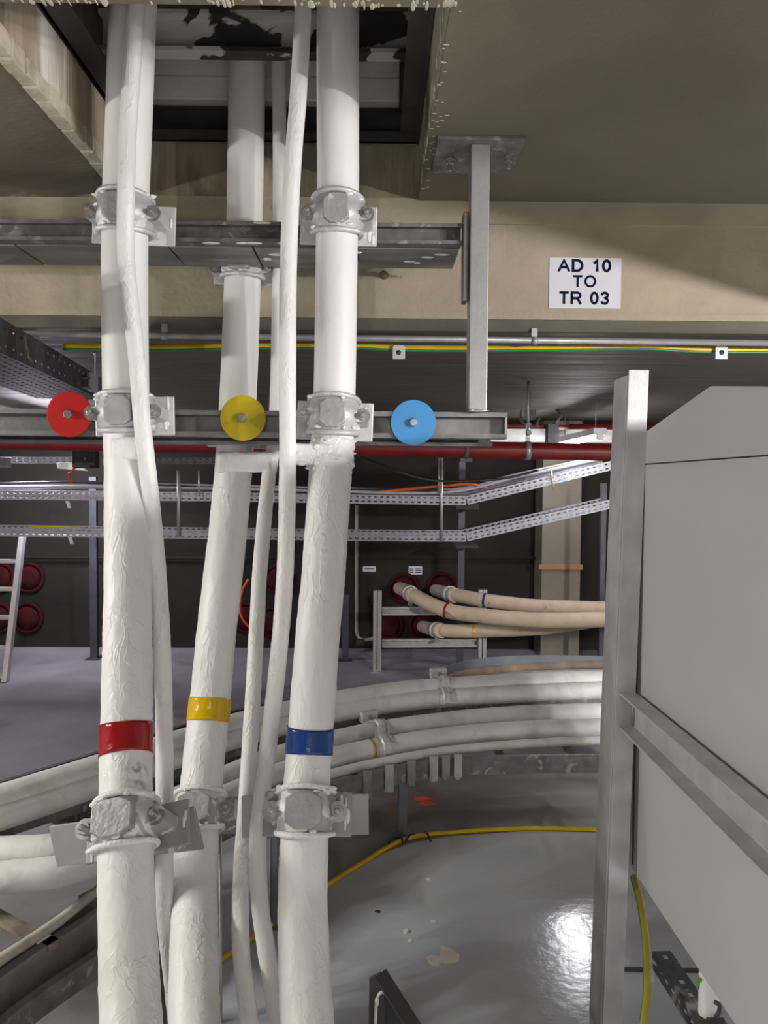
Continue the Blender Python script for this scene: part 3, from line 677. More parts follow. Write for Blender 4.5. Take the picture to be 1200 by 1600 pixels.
for px, w_ in ((623, 'left of the hanger post'), (1127, 'above the grey cabinet')):
    a = P(px, 551, 3.24)
    t = thing('cable_saddle', 'small square steel saddle holding the yellow cable, %s' % w_, 'bracket', a)
    obj('tab', MB().box(a + Vector((-.026, -.004, -.028)), a + Vector((.026, 0, .026))), alu_m, t, bevel=.003)
    obj('hole_plug', MB().lathe(a + Vector((0, -.004, 0)), (0, -1, 0), [(.010, 0), (.010, .003)], 14), black_m, t)
    obj('strap', MB().box(a + Vector((-.02, -.004, .024)), a + Vector((.02, .05, .03))), alu_m, t)
# anchor stub on the beam
a = P(600, 428, YB - .02)
tag(obj('anchor_stub', MB().lathe((a.x, YB, a.z), (0, -1, -.1), [(.02, 0), (.016, .006), (.010, .01), (.010, .03), (.006, .032), (.006, .055)], 8), brass := M('dull_brass', (0.30, 0.22, 0.10), (0.2, 0.15, 0.08), 20, .5, .5)), 'small dull brass anchor stub sticking out of the beam face', 'anchor')

# ================================================================ PERFORATED BLACK TRAY, top left
zt = 2.275
a = PZ(-120, 425, zt); b_ = PZ(158, 590, zt)
u = (b_ - a).normalized(); L_ = (b_ - a).length; sv = Vector((u.y, -u.x, 0))      # toward right/camera side
tr = thing('perforated_tray', 'black perforated cable tray slanting under the ceiling at the left edge', 'cable tray', a + Vector((0, 0, -.12)))
obj('side_wall', MB().perf(a, u, (0, 0, -1), L_, .12, .085, 2, .03, .012), dark_m, tr, thick=.004)
obj('tray_base', MB().perf(a + Vector((0, 0, -.12)), u, -sv, L_, .34, .06, 8, .028, .012), dark_m, tr, thick=.004)
obj('side_wall', MB().perf(a - sv * .34, u, (0, 0, -1), L_, .12, .085, 2, .03, .012), dark_m, tr, thick=.004)
c = P(95, 598, 3.9)
t = thing('tray_bracket', 'short galvanised channel bracket under the black tray', 'bracket', c)
obj('channel', MB().prof([P(45, 599, 3.9), P(146, 600, 3.9)], chan(None, 0, .06, depth=.04)), galvd_m, t)
obj('end_plate', MB().box(P(142, 611, 3.86), P(150, 586, 3.96)), galv_m, t)
t2 = thing('threaded_rod', 'thin threaded rod hanging beside the black tray', 'rod', P(148, 580, 3.8))
obj('rod', MB().tube([P(148, 514, 3.8) + Vector((0, 0, .06)), P(148, 590, 3.8)], .006, 8), galv_m, t2)
obj('nut', MB().lathe(P(148, 516, 3.8), (0, 0, -1), [(.016, 0), (.016, .012)], 6, False), zinc_m, t2)

# ================================================================ RED SPRINKLER PIPES
ra = P(-60, 688, 4.7); rb = P(1010, 708, 4.7)
rp = thing('sprinkler_pipe', 'large dark red sprinkler pipe crossing behind the risers', 'pipe', (ra + rb) / 2)
obj('tube', MB().tube([ra.lerp(rb, k / 20) for k in range(21)], .052, 24), red_m, rp)
c = ra.lerp(rb, (823 + 60) / 1070)
hgm = obj('hanger_clip', MB().tube([c + Vector((-.015, 0, 0)), c + Vector((.015, 0, 0))], .058, 20).box(c + Vector((-.012, -.004, .05)), c + Vector((.012, .004, .16))), galvd_m, rp)
obj('hanger_rod', MB().tube([c + Vector((0, 0, .12)), c + Vector((0, 0, ZL - c.z))], .008, 8), galvd_m, hgm)
obj('hanger_nut', MB().lathe(c + Vector((0, -.02, .11)), (0, -1, 0), [(.018, 0), (.018, .015)], 6, False).lathe(c + Vector((0, 0, .14)), (0, 0, 1), [(.022, 0), (.022, .03)], 8, False), dark_m, hgm)
c2_ = ra.lerp(rb, (727 + 60) / 1070)
obj('hanger_clip', MB().tube([c2_ + Vector((-.012, 0, 0)), c2_ + Vector((.012, 0, 0))], .057, 20).box(c2_ + Vector((-.035, -.01, -.075)), c2_ + Vector((.035, .01, -.05))), dark_m, rp)
tag(obj('sprinkler_branch', MB().tube([P(560, 664, 6.4), P(1060, 668, 6.4)], .022, 12), red_m), 'thin dark red branch pipe high on the right, under the soffit', 'pipe')
a = P(742, 691, 7.3); b_ = P(980, 672, 7.3)
tag(obj('pale_duct', MB().box((a.x, 7.2, a.z), (b_.x, 7.48, b_.z)), board_m, bevel=.01), 'pale duct under the soffit behind the far right lamp', 'duct')
# dark pipe hangers in the clutter beside the strut end
t = thing('pipe_hanger', 'dark clip hanger under the soffit right of the strut end', 'hanger', P(825, 660, 5.2))
obj('clip', MB().tube([P(812, 652, 5.2), P(822, 668, 5.2), P(836, 668, 5.2), P(842, 652, 5.2)], .012, 8).box(P(815, 655, 5.2), P(835, 642, 5.26)), dark_m, t)
obj('rod', MB().tube([P(826, 650, 5.2), Vector((P(826, 650, 5.2).x, 5.2, ZL))], .012, 8), dark_m, t)
t = thing('pipe_hanger', 'dark splayed clip hanger holding the thin red branch pipe', 'hanger', P(872, 665, 6.4))
obj('clip', MB().box(P(850, 664, 6.38), P(888, 658, 6.42)).tube([P(866, 662, 6.38), P(878, 648, 6.38), P(868, 636, 6.38)], .014, 8), dark_m, t)
obj('drop_box', MB().box(P(856, 694, 6.3), P(869, 664, 6.4)), dark_m, t)

# ================================================================ BACK TRAYS
def back_tray(label, pts, Y, cables, hpx_, dep=.34):
    """pts: list of (px, py_top) ; the tray's front side wall at depth Y"""
    W = [P(x_, y_, Y) for x_, y_ in pts]; H = hpx_ * Y / F
    t = thing('perforated_tray', label, 'cable tray', W[0] + Vector((0, 0, -H)))
    for i in range(len(W) - 1):
        a, b = W[i], W[i + 1]; u = (b - a).normalized(); n = Vector((-u.z, 0, u.x)) * -1
        if n.z > 0: n = -n
        L = (b - a).length
        obj('side_wall', MB().perf(a, u, n, L, H, .05, 2, .026, .013), trayw_m, t, thick=.003)
        obj('side_wall', MB().perf(a + Vector((0, dep, 0)), u, n, L, H, .05, 2, .026, .013), trayw_m, t, thick=.003)
        obj('tray_base', MB().perf(a + n * H, u, (0, 1, 0), L, dep, .09, 5, .04, .02), trayw_m, t, thick=.003)
    return t, W, H
YT = 6.3
back_tray('upper perforated tray loaded with grey cables, ramping up at the right', [(-60, 766), (330, 769), (640, 774), (728, 775), (960, 719)], YT, True, 14)
back_tray('lower empty perforated tray on the back wall, ramping up at the right', [(-60, 823), (330, 828), (640, 832), (728, 832), (960, 779)], YT, False, 14)
back_tray('short perforated tray high at the left above the cable laden one', [(-60, 713), (115, 714)], YT - .2, False, 9, .25)
back_tray('short perforated tray piece between the red and yellow banded risers', [(245, 715), (360, 715)], YT - .2, False, 9, .25)
# cables in the upper tray
random.seed(11)
base_pts = [(-60, 762), (120, 759), (330, 764), (520, 768), (650, 771), (728, 768), (800, 748), (960, 712)]
for i in range(9):
    off = random.uniform(-7, 6); dy = .04 + .03 * i
    pts = [P(x_, y_ + off * .6 + random.uniform(-2.5, 2.5), YT + dy) for x_, y_ in base_pts]
    m = [gcable_m, bcable_m, gcable_m, trayw_m, gcable_m, bcable_m, trayw_m, gcable_m, gcable_m][i]
    nm = 'black' if m is bcable_m else ('pale' if m is trayw_m else 'grey')
    tag(obj('cable', MB().tube(resample(catmull(pts, 8), .08), random.uniform(.009, .014), 8), m),
        'thin %s cable lying along the upper back tray' % nm, 'cable', '%s cables in the upper back tray' % nm)
pts = [P(x_, y_, YT + .06) for x_, y_ in [(585, 770), (630, 765), (690, 760), (735, 757), (760, 762)]]
tag(obj('cable', MB().tube(catmull(pts, 8), .012, 8), orange_m), 'orange cable lying on top of the upper back tray', 'cable')
pts = [P(x_, y_, 5.6) for x_, y_ in [(560, 712), (600, 728), (660, 748), (720, 752), (790, 747), (840, 735)]]
tag(obj('cable', MB().tube(catmull(pts, 8), .009, 8), bcable_m), 'black cable sagging below the red sprinkler pipe', 'cable')
pts = [P(x_, y_, YT + .01) for x_, y_ in [(40, 825), (70, 823), (105, 824), (130, 826)]]
tag(obj('cable', MB().tube(catmull(pts, 8), .010, 8), ycab_m), 'short yellow cable end on the lower back tray at the left', 'cable')
tag(obj('tie_strap', MB().tube([P(861, 735, YT - .02), P(862, 748, YT - .02), P(866, 767, YT - .02)], .006, 6), M('tan_strap', (.5, .32, .12), None, 8, .6)), 'tan tie strap dangling from the ramped upper tray', 'strap')
tag(obj('tie_strap', MB().tube([P(120, 728, 5.62), P(108, 740, 5.62), P(107, 748, 5.62), P(113, 755, 5.62)], .008, 6), redd_m), 'red strap dangling under the black box at the left', 'strap')
for px, py in ((106, 790), (110, 846)):
    c = P(px, py, YT - .02)
    tag(obj('paper_tag', MB().poly([P(px - 4, py - 7, YT - .02), P(px + 2, py - 7, YT - .02), P(px + 5, py + 4, YT - .02), P(px, py + 4, YT - .02)], (0, .004, 0)), paper_m),
        'white tag hanging below the %s back tray at the left' % ('upper' if py < 800 else 'lower'), 'tag')
# rods and posts carrying the trays
def rod(px, y0, y1, Y, r, m, label, double=False):
    b = MB().tube([P(px, y0, Y), P(px, y1, Y)], r, 10)
    if double: b.tube([P(px - 4, y0, Y), P(px - 4, (y0 + y1) / 2 - 10, Y)], r * .7, 10)
    tag(obj('hanger_rod', b, m), label, 'rod')
rod(690, 715, 845, YT - .014, .013, galv_m, 'bright pair of hanger rods in front of both back trays under the red pipe', True)
rod(279, 735, 838, YT - .014, .013, galv_m, 'bright hanger rod in front of both back trays between the red and yellow banded risers')
rod(311, 735, 776, YT - .05, .007, galv_m, 'short thin rod above the upper back tray')
for px in (279, 690):
    for py in (788, 845):
        c = P(px, py, YT - .05)
def post(px0, px1, y0, Y, label, m=post_m, z0=0.0):
    a = P(px0, y0, Y); b = P(px1, y0, Y)
    t = thing('steel_post', label, 'post', ((a.x + b.x) / 2, Y, z0))
    obj('post', MB().prof([((a.x + b.x) / 2, Y + .03, z0), ((a.x + b.x) / 2, Y + .03, a.z)], chan(None, 0, b.x - a.x, depth=.05), up=(1, 0, 0)), m, t)
    obj('foot', MB().box((a.x - .03, Y - .04, z0), (b.x + .03, Y + .08, z0 + .01)), m, t)
    return t
post(137, 148, 745, 7.3, 'slim grey steel post left of the red banded riser, standing before the back wall', postd_m)
post(534, 545, 930, 7.3, 'slim grey steel post right behind the blue banded riser', postd_m)
post(718, 728, 722, 7.1, 'dark slim steel post behind the bend of the back trays', postd_m)
for (px, py) in ((722, 790), (722, 850)):
    tag(obj('tray_bracket', MB().box(P(px - 9, py + 6, 6.7), P(px + 18, py - 3, 7.1)), dark_m), 'dark bracket arm under the %s back tray at the slim post' % ('upper' if py < 800 else 'lower'), 'bracket')
post(942, 950, 755, 6.6, 'slim grey post just left of the tall steel angle', postd_m)
tag(obj('wall_conduit', MB().tube(catmull([P(557, 790, 7.8), P(557, 960, 7.8), P(558, 990, 7.8), P(568, 1000, 7.78), P(590, 996, 7.8)], 8), .018, 10), room_m), 'grey conduit dropping down the back wall and hooking at its foot', 'conduit')
tag(obj('socket_box', MB().box(P(556, 1010, 7.7), P(570, 997, 7.8)), bcable_m, bevel=.01), 'small black box at the end of the wall conduit', 'box')
tag(obj('wall_conduit', MB().tube([P(-60, 872, 7.8), P(840, 872, 7.8)], .012, 8), wall_m), 'dark thin conduit running level along the back wall', 'conduit')
# black junction box + lit things at the left
jb = P(135, 715, 5.6)
t = thing('junction_box', 'black electrical box hanging under the sprinkler pipe at the left', 'box', jb)
obj('box', MB().box(P(112, 731, 5.6), P(156, 692, 5.8)), bcable_m, t, bevel=.01)
obj('cover_plate', MB().box(P(116, 727, 5.58), P(150, 700, 5.6)), black_m, t, bevel=.006)
obj('hanger_rod', MB().tube([P(134, 692, 5.7), Vector((P(134, 692, 5.7).x, 5.7, ZL))], .008, 8), dark_m, t)
obj('screw', MB().lathe(P(133, 716, 5.575), (0, -1, 0), [(.01, 0), (.01, .006)], 8), zinc_m, t)
tag(obj('bracket_plate', MB().poly([P(88, 722, 5.79), P(118, 722, 5.79), P(138, 736, 5.79), P(90, 732, 5.79)], (0, .03, 0)), galv_m), 'pale folded bracket below the black box at the left', 'bracket')
tag(obj('trunking_end', MB().box(P(-60, 729, 5.8), P(18, 715, 6.0)), galv_m, bevel=.004), 'pale steel trunking end at the left edge above the back trays', 'trunking')

# ================================================================ LAMPS
for nm, lx, ly, lz, ll, ax, wt, colr in LAMPS:
    lab = {'right_aisle': 'fluorescent batten under the low soffit right of the recess', 'left_aisle': 'fluorescent batten on the left beside the recess',
           'behind': 'unseen fill batten added behind the viewer', 'far_right': 'lit fluorescent batten at the far right above the red pipe',
           'far_left': 'lit fluorescent batten at the far left beside the black box'}[nm]
    t = thing('batten_lamp', lab, 'lamp', (lx, ly, lz))
    dx, dy = (.5 * ll, .0) if ax == 'X' else (0, .5 * ll)
    wx, wy = (0, .05) if ax == 'X' else (.05, 0)
    obj('housing', MB().box((lx - dx - wx, ly - dy - wy, lz + .02), (lx + dx + wx, ly + dy + wy, lz + .07)), brick_m, t, bevel=.005)
    obj('lamp_tube', MB().tube([(lx - dx * .97, ly - dy * .97, lz), (lx + dx * .97, ly + dy * .97, lz)], .014, 12), tube_m, t)
    for s in (-1, 1):
        obj('end_cap', MB().box((lx + s * dx * .98 - .02, ly + s * dy * .98 - .02, lz - .02), (lx + s * dx * .98 + .02, ly + s * dy * .98 + .02, lz + .03)), brick_m, t)
        obj('suspension_rod', MB().tube([(lx + s * dx * .8, ly + s * dy * .8, lz + .07), (lx + s * dx * .8, ly + s * dy * .8, ZU if nm == 'x' else ZL)], .004, 6), galv_m, t)
    ld = bpy.data.lights.new('tube_light', 'AREA'); ld.shape = 'RECTANGLE'; ld.size = ll if ax == 'X' else .06; ld.size_y = .06 if ax == 'X' else ll
    ld.energy = wt * .8; ld.color = colr
    lo = bpy.data.objects.new('tube_light', ld); COL.objects.link(lo); lo.parent = t; lo.location = (0, 0, -.018)
    # sideways spread of the tube (a tube radiates all round): points along it
    for k in range(3):
        q = (k - 1) * .36 * ll
        pd = bpy.data.lights.new('tube_glow', 'POINT'); pd.energy = wt * .42 / 1.0; pd.color = colr; pd.shadow_soft_size = .03
        po = bpy.data.objects.new('tube_glow', pd); COL.objects.link(po); po.parent = t
        po.location = (q if ax == 'X' else 0, 0 if ax == 'X' else q, -.05)

# ================================================================ LADDER, left
la = P(36, 832, 6.9); lb = P(8, 1070, 6.45)
lb.z = .0
t = thing('ladder', 'aluminium ladder leaning at the far left', 'ladder', lb)
wv = Vector((-.42, 0, 0))
for o_ in (Vector((0, 0, 0)), wv):
    obj('stile', MB().bar(la + o_, lb + o_, .045, .06, up=(0, 1, 0)), ladder_m, t, bevel=.004)
n_ = 6
for py in (834, 880, 925, 970, 1017, 1060):
    k = (py - 832) / (1070 - 832); c = la.lerp(lb, k)
    obj('rung', MB().bar(c, c + wv, .035, .035), ladder_m, t, bevel=.004)

# ================================================================ BACK WALL ITEMS
groups = [(631, 919, 'behind the red taped cream cable'), (690, 918, 'behind the blue taped cream cable'), (606, 977, 'between the frame rails, uncovered'), (663, 977, 'behind the yellow taped cream cable'),
          (46, 902, 'upper one of the pair right of the ladder'), (44, 965, 'lower one of the pair right of the ladder'), (0, 902, 'upper one behind the ladder'), (-2, 965, 'lower one behind the ladder'),
          (436, 905, 'upper one between white cables'), (425, 972, 'lower one between white cables'), (385, 965, 'half hidden behind the yellow banded riser')]
for px, py, lab in groups:
    c = P(px, py, YW); r_ = 25 * YW / F
    t = thing('duct_cap', 'dark red duct cap on back wall, ' + lab, 'duct cap', c)
    obj('flange', MB().lathe((c.x, YW, c.z), (0, -1, 0), [(r_, 0), (r_, .02), (r_ * .93, .03), (r_ * .80, .03), (r_ * .78, .018)], 32), duct_m, t)
    obj('cap', MB().lathe((c.x, YW - .015, c.z), (0, -1, 0), [(r_ * .72, 0), (r_ * .72, .02), (r_ * .3, .035)], 28), duct_m, t)
for px, py, w_, h_, lab in ((577, 889, 20, 9, 'small blank white label on the back wall left of the frame'), (649, 891, 21, 13, 'small printed white label on the back wall above the cream cables')):
    a = P(px - w_ / 2, py + h_ / 2, YW - .005); b = P(px + w_ / 2, py - h_ / 2, YW)
    t = thing('wall_label', lab, 'label', (a + b) / 2)
    obj('card', MB().box((a.x, YW - .006, a.z), (b.x, YW, b.z)), paper_m, t)
    pr = MB()
    if w_ == 20: pr.box((a.x + .02, YW - .0075, (a.z + b.z) / 2 - .006), (b.x - .02, YW - .006, (a.z + b.z) / 2 + .006))
    else:
        for r0 in (.25, .5, .75):
            for c0_, c1_ in ((.06, .36), (.5, .94)):
                zz = a.z + (b.z - a.z) * r0; pr.box((a.x + (b.x - a.x) * c0_, YW - .0075, zz - .004), (a.x + (b.x - a.x) * c1_, YW - .006, zz + .004))
    obj('print_mark', pr, ink_m, t)
tag(obj('column_strap', MB().box(P(842, 890, 7.48), P(910, 882, 7.5)), M('orange_brown_strap', (.42, .20, .10), None, 6, .6)), 'orange brown strap round the pale column', 'strap')
# steel frame for the cream cables
fx0 = P(590, 1050, 6.9); fx1 = P(755, 1040, 6.9)
fr = thing('cable_stand', 'low galvanised steel stand carrying the cream cables', 'stand', (fx0.x + .4, 6.9, 0))
for px, top in ((590, 923), (755, 922)):
    c = P(px, top, 6.9)
    obj('leg', MB().box((c.x - .038, 6.90, 0), (c.x - .004, 6.98, c.z)).box((c.x + .002, 6.90, 0), (c.x + .038, 6.98, c.z)).box((c.x - .03, 6.96, 0), (c.x + .03, 6.98, c.z)), galv_m, fr, bevel=.003)
    obj('foot_plate', MB().box((c.x - .06, 6.82, 0), (c.x + .06, 7.0, .012)), galv_m, fr)
for y_ in (954, 1004):
    a = P(597, y_, 7.0); b = P(750, y_ - 1, 7.0)
    obj('rail', MB().prof([a, b], chan(None, 0, .075, lip=.018, depth=.05)), galv_m, fr, bevel=.002)
# cream cables
def rings_cable(label, pts, r, tape_at, tm, tl):
    path = resample(catmull([P(*p) for p in pts], 12), .04)
    o = tag(obj('power_cable', MB().tube(path, r, 24, disp=.002), cream_m), label, 'cable')
    # ring at pixel column
    best = min(range(len(path) - 1), key=lambda i: abs(600 + F * ((lambda q: q.x / -q.z)(CM.inverted() @ (path[i] - Vector((0, 0, CAMZ))))) - tape_at))
    d = (path[best + 1] - path[best]).normalized()
    q = obj('tape_ring', MB().tube([path[best] - d * .010, path[best], path[best] + d * .010], r + .004, 24), tm, o); q['label'] = tl
    return path
q1 = rings_cable('cream power cable with a blue tape ring, topmost of the three', [(680, 922, 7.84), (692, 925, 7.3), (712, 930, 6.95), (760, 938, 6.72), (840, 947, 6.6), (960, 951, 6.4), (1100, 952, 6.3)], .060, 761, blut_m, 'blue tape ring')
q2 = rings_cable('cream power cable with a red tape ring, middle of the three', [(624, 919, 7.84), (634, 923, 7.25), (648, 931, 6.85), (695, 953, 6.6), (760, 963, 6.4), (850, 969, 6.25), (960, 967, 6.1), (1100, 962, 6.0)], .064, 697, redt_m, 'red tape ring')
q3 = rings_cable('cream power cable with a yellow tape ring, lowest of the three', [(660, 979, 7.84), (668, 981, 7.3), (690, 985, 6.85), (742, 986, 6.78), (850, 981, 6.7), (960, 966, 6.6), (1100, 955, 6.5)], .060, 742, yelt_m, 'yellow tape ring')
for pth_, px, lab in ((q1, 702, 'blue'), (q2, 641, 'red'), (q3, 681, 'yellow')):
    best = min(range(1, len(pth_) - 1), key=lambda i: abs(600 + F * ((lambda q: q.x / -q.z)(CM.inverted() @ (pth_[i] - Vector((0, 0, CAMZ))))) - px))
    d = (pth_[best + 1] - pth_[best - 1]).normalized(); c = pth_[best]
    t = thing('cable_clip', 'grey clip gripping the cream cable with the %s ring at the stand' % lab, 'clamp', c)
    obj('ring', MB().tube([c - d * .035, c + d * .035], .074, 24), alu_m, t)
    obj('collar', MB().tube([c + d * .03, c + d * .13], .067, 24), cream_m, t)
    obj('lug', MB().box(c + Vector((-.02, -.09, -.10)), c + Vector((.02, -.05, -.03))), galvd_m, t, bevel=.004)
# orange loop and pale conduit seen between risers
tag(obj('cable', MB().tube(catmull([P(388, 905, 7.2), P(378, 925, 7.1), P(375, 955, 7.0), P(385, 975, 7.0), P(400, 985, 7.0)], 8), .012, 8), orange_m), 'orange cable looped behind the yellow banded riser', 'cable')

# ================================================================ CURVED TRAYS AND BUNDLES
def flat(pts, Z): return [PZ(x_, y_, Z) for x_, y_ in pts]
def bundle(label, pts, Z, r, m, disp=.0015, seed=0, close=.03):
    path = resample(catmull(flat(pts, Z), 10), close)
    return tag(obj('power_cable', MB().tube(path, r, 24, disp=disp, seed=seed), m), label, 'cable'), path
# rear bundle: rises along the arc. centre lines given in image rows
b1 = [(-120, 1283), (0, 1249), (80, 1224), (155, 1200), (270, 1163), (370, 1132), (450, 1112), (525, 1096), (610, 1082), (690, 1074), (810, 1067), (935, 1062), (1080, 1060)]
b1b = [(x_, y_ + 17 + (max(0, 500 - x_) * .018)) for x_, y_ in b1]
oB1, pB1 = bundle('white sheathed cable at the back of the upper curved tray', b1, .60, .052, dusty_m, seed=1)
oB2, pB2 = bundle('white sheathed cable at the front of the upper curved tray', b1b, .555, .050, dusty_m, seed=2)
b2 = [(-120, 1330), (0, 1332), (90, 1327), (155, 1311), (240, 1270), (340, 1222), (430, 1185), (525, 1158), (600, 1142), (700, 1128), (810, 1118), (935, 1114), (1080, 1112)]
b2b = [(-120, 1375), (0, 1371), (90, 1362), (155, 1343), (240, 1302), (340, 1252), (430, 1213), (525, 1184), (600, 1168), (700, 1152), (810, 1142), (935, 1138), (1080, 1136)]
oB3, pB3 = bundle('white sheathed cable at the back of the lower curved tray', b2, .47, .052, dusty_m, seed=3)
oB4, pB4 = bundle('white sheathed cable at the front of the lower curved tray', b2b, .44, .050, dusty_m, seed=4)
b2c = [(340, 1280), (430, 1240), (525, 1208), (600, 1190), (700, 1173), (810, 1163), (935, 1157), (1080, 1154)]
oB5, pB5 = bundle('slim white cable along the front edge of the lower curved tray', b2c, .41, .022, dusty_m, seed=5)

def offs(path, d):
    out = []
    for i, p in enumerate(path):
        t_ = (path[min(i + 1, len(path) - 1)] - path[max(i - 1, 0)]); t_.z = 0; t_.normalize()
        n = Vector((t_.y, -t_.x, 0))     # to the right of travel = toward the camera for +X travel
        out.append(p + n * d)
    return out
def rail(b, path, z0, z1, lip=.022, inward=1):
    h = z1 - z0
    path = [Vector((p.x, p.y, (z0 + z1) / 2)) for p in path]
    b.prof(path, [(0, -h / 2), (.0 - inward * lip, -h / 2), (-inward * lip, -h / 2 + .003), (-.004 * inward, -h / 2 + .003), (-.004 * inward, h / 2 - .003), (-inward * lip, h / 2 - .003), (-inward * lip, h / 2), (0, h / 2)] if inward > 0 else
           [(0, -h / 2), (0, h / 2), (lip, h / 2), (lip, h / 2 - .003), (.004, h / 2 - .003), (.004, -h / 2 + .003), (lip, -h / 2 + .003), (lip, -h / 2)])
def ladder_tray(label, front, width, z0, z1, rung_step, m, skip0=0):
    p = front[len(front) // 2]
    t = thing('ladder_tray', label, 'cable tray', (p.x, p.y, z0))
    b = MB(); rail(b, front, z0, z1); obj('side_rail', b, m, t)
    back = offs(front, -width); b = MB(); rail(b, back, z0, z1, inward=-1); obj('side_rail', b, m, t)
    for i in range(skip0, len(front) - 1, rung_step):
        a = Vector((front[i].x, front[i].y, z0 + .045)); c = Vector((back[i].x, back[i].y, z0 + .045))
        obj('rung', MB().bar(a, c, .035, .02), galvd_m, t)
    return t, back
# lower curved tray: front rail
fr1 = [(530, 1236), (560, 1226), (640, 1206), (720, 1196), (935, 1192), (1080, 1192)]
front1 = resample(catmull(flat([(232, 1352), (340, 1300), (430, 1262)] + fr1, .36), 8), .06)
lt1, bk1 = ladder_tray('lower curved ladder tray carrying two white cables at its bend', front1, .62, .312, .398, 6, rail_m)
front2 = resample(catmull(flat([(-120, 1330), (0, 1296), (80, 1270), (155, 1246), (270, 1205), (370, 1170), (450, 1148), (525, 1131), (610, 1117), (690, 1108), (810, 1101), (935, 1097), (1080, 1095)], .50), 8), .06)
lt2, bk2 = ladder_tray('upper curved ladder tray carrying two white cables behind the lower one', front2, .36, .465, .53, 6, rail_m)
bk3 = resample(catmull(flat([(-120, 1254), (0, 1219), (80, 1195), (155, 1172), (270, 1136), (370, 1108), (450, 1093), (525, 1080), (600, 1069)], .61), 8), .06)
b = MB(); rail(b, bk3, .53, .61, inward=-1); obj('side_rail', b, dark_m, lt2)
# clips on the bend of the lower rail
for i, px in enumerate((568, 606, 650, 672, 694, 712)):
    best = min(front1, key=lambda q: abs(600 + F * ((lambda w_: w_.x / -w_.z)(CM.inverted() @ (q - Vector((0, 0, CAMZ))))) - px) + (0 if q.y > 2.9 else 999))
    obj('splice_clip', MB().box((best.x - .018, best.y - .022, .29 + .004 * i), (best.x + .022, best.y - .004, .42)).box((best.x - .01, best.y - .026, .30), (best.x + .01, best.y - .02, .32)), [galvd_m, galv_m][i % 2], lt1, bevel=.003)
# tray legs
for px0, px1, py, lab in ((618, 636, 1306, 'blue grey leg under the bend of the lower curved tray'), (418, 433, 1450, 'blue grey leg between the yellow and blue banded risers')):
    a = PZ(px0, py, 0); b = PZ(px1, py, 0); zz = .36
    t = thing('support_post', lab, 'post', ((a.x + b.x) / 2, a.y, 0))
    obj('upright', MB().box((a.x + .012, a.y, 0), (b.x, a.y + .006, zz)).box((a.x + .010, a.y, 0), (a.x + .016, a.y + .06, zz)), post_m, t, bevel=.001)
    obj('foot', MB().box((a.x - .02, a.y - .02, 0), (b.x + .02, a.y + .08, .008)), galvd_m, t)
for px, y0_, y1_, Zf, lab in ((345, 1305, 1600, 2.75, 'thin galvanised rod dropping just right of the yellow banded riser'),):
    tag(obj('support_rod', MB().tube([P(px - 1, y0_, 2.55), P(px, 1700, 2.3)], .006, 8), galv_m), lab, 'rod')
# bundle saddles
def saddle(label, A, B, u, r, m=alu_m):
    uv = Vector(u).normalized(); n = Vector((uv.y, -uv.x, 0)); r = r + .006
    if n.y > 0: n = -n
    t = thing('cable_saddle', label, 'clamp', (A + B) / 2); up = Vector((0, 0, 1))
    path = [A - n * (r + .035) + up * (r * .55), A - n * (r + .004) + up * (r * .55)]
    for a in (145, 120, 95, 70, 50): path.append(A + n * (r * math.cos(R(a))) + up * (r * math.sin(R(a))))
    for a in (85, 60, 35, 10, -15, -40): path.append(B + n * (r * math.cos(R(a))) + up * (r * math.sin(R(a))))
    vs = []; fs = []
    for p in path:
        q = n * .004 + up * .006
        vs += [p - uv * .040, p - uv * .020, p - uv * .014 + q, p + uv * .014 + q, p + uv * .020, p + uv * .040]
    for i in range(len(path) - 1):
        for k in range(5): fs.append((i * 6 + k, i * 6 + k + 1, i * 6 + k + 7, i * 6 + k + 6))
    obj('strap', MB().add(vs, fs), m, t, thick=.004)
    q = path[0]
    obj('flange', MB().box(Vector((-.045, -.02, -.004)), Vector((.045, .02, .05)), Matrix.Translation(q) @ Matrix((uv, -n, up)).transposed().to_4x4()), m, t, bevel=.003)
    obj('bolt', MB().lathe(q + n * .02 + up * .024, n, [(.012, 0), (.012, .012)], 6, False), zinc_m, t)
    return t
def near_px(path, px):
    i = min(range(1, len(path) - 1), key=lambda i: abs(600 + F * ((lambda w_: w_.x / -w_.z)(CM.inverted() @ (path[i] - Vector((0, 0, CAMZ))))) - px))
    return path[i], (path[i + 1] - path[i - 1]).normalized()
c, u = near_px(pB1, 693); c2q, _ = near_px(pB2, 693)
saddle('steel saddle clamp over the upper pair of curved white cables', c, c2q, u, .052)
c, u = near_px(pB3, 588); c2q, _ = near_px(pB4, 592)
saddle('steel saddle clamp over the lower pair of curved white cables', c, c2q, u, .052)
c, u = near_px(pB4, 578)
tag(obj('tie_strap', MB().tube([c - u * .006, c + u * .006], .053, 24), M('ochre_tape', (.42, .27, .06), None, 8, .5)), 'ochre tape tied round the lower curved cable beside its clamp', 'strap')

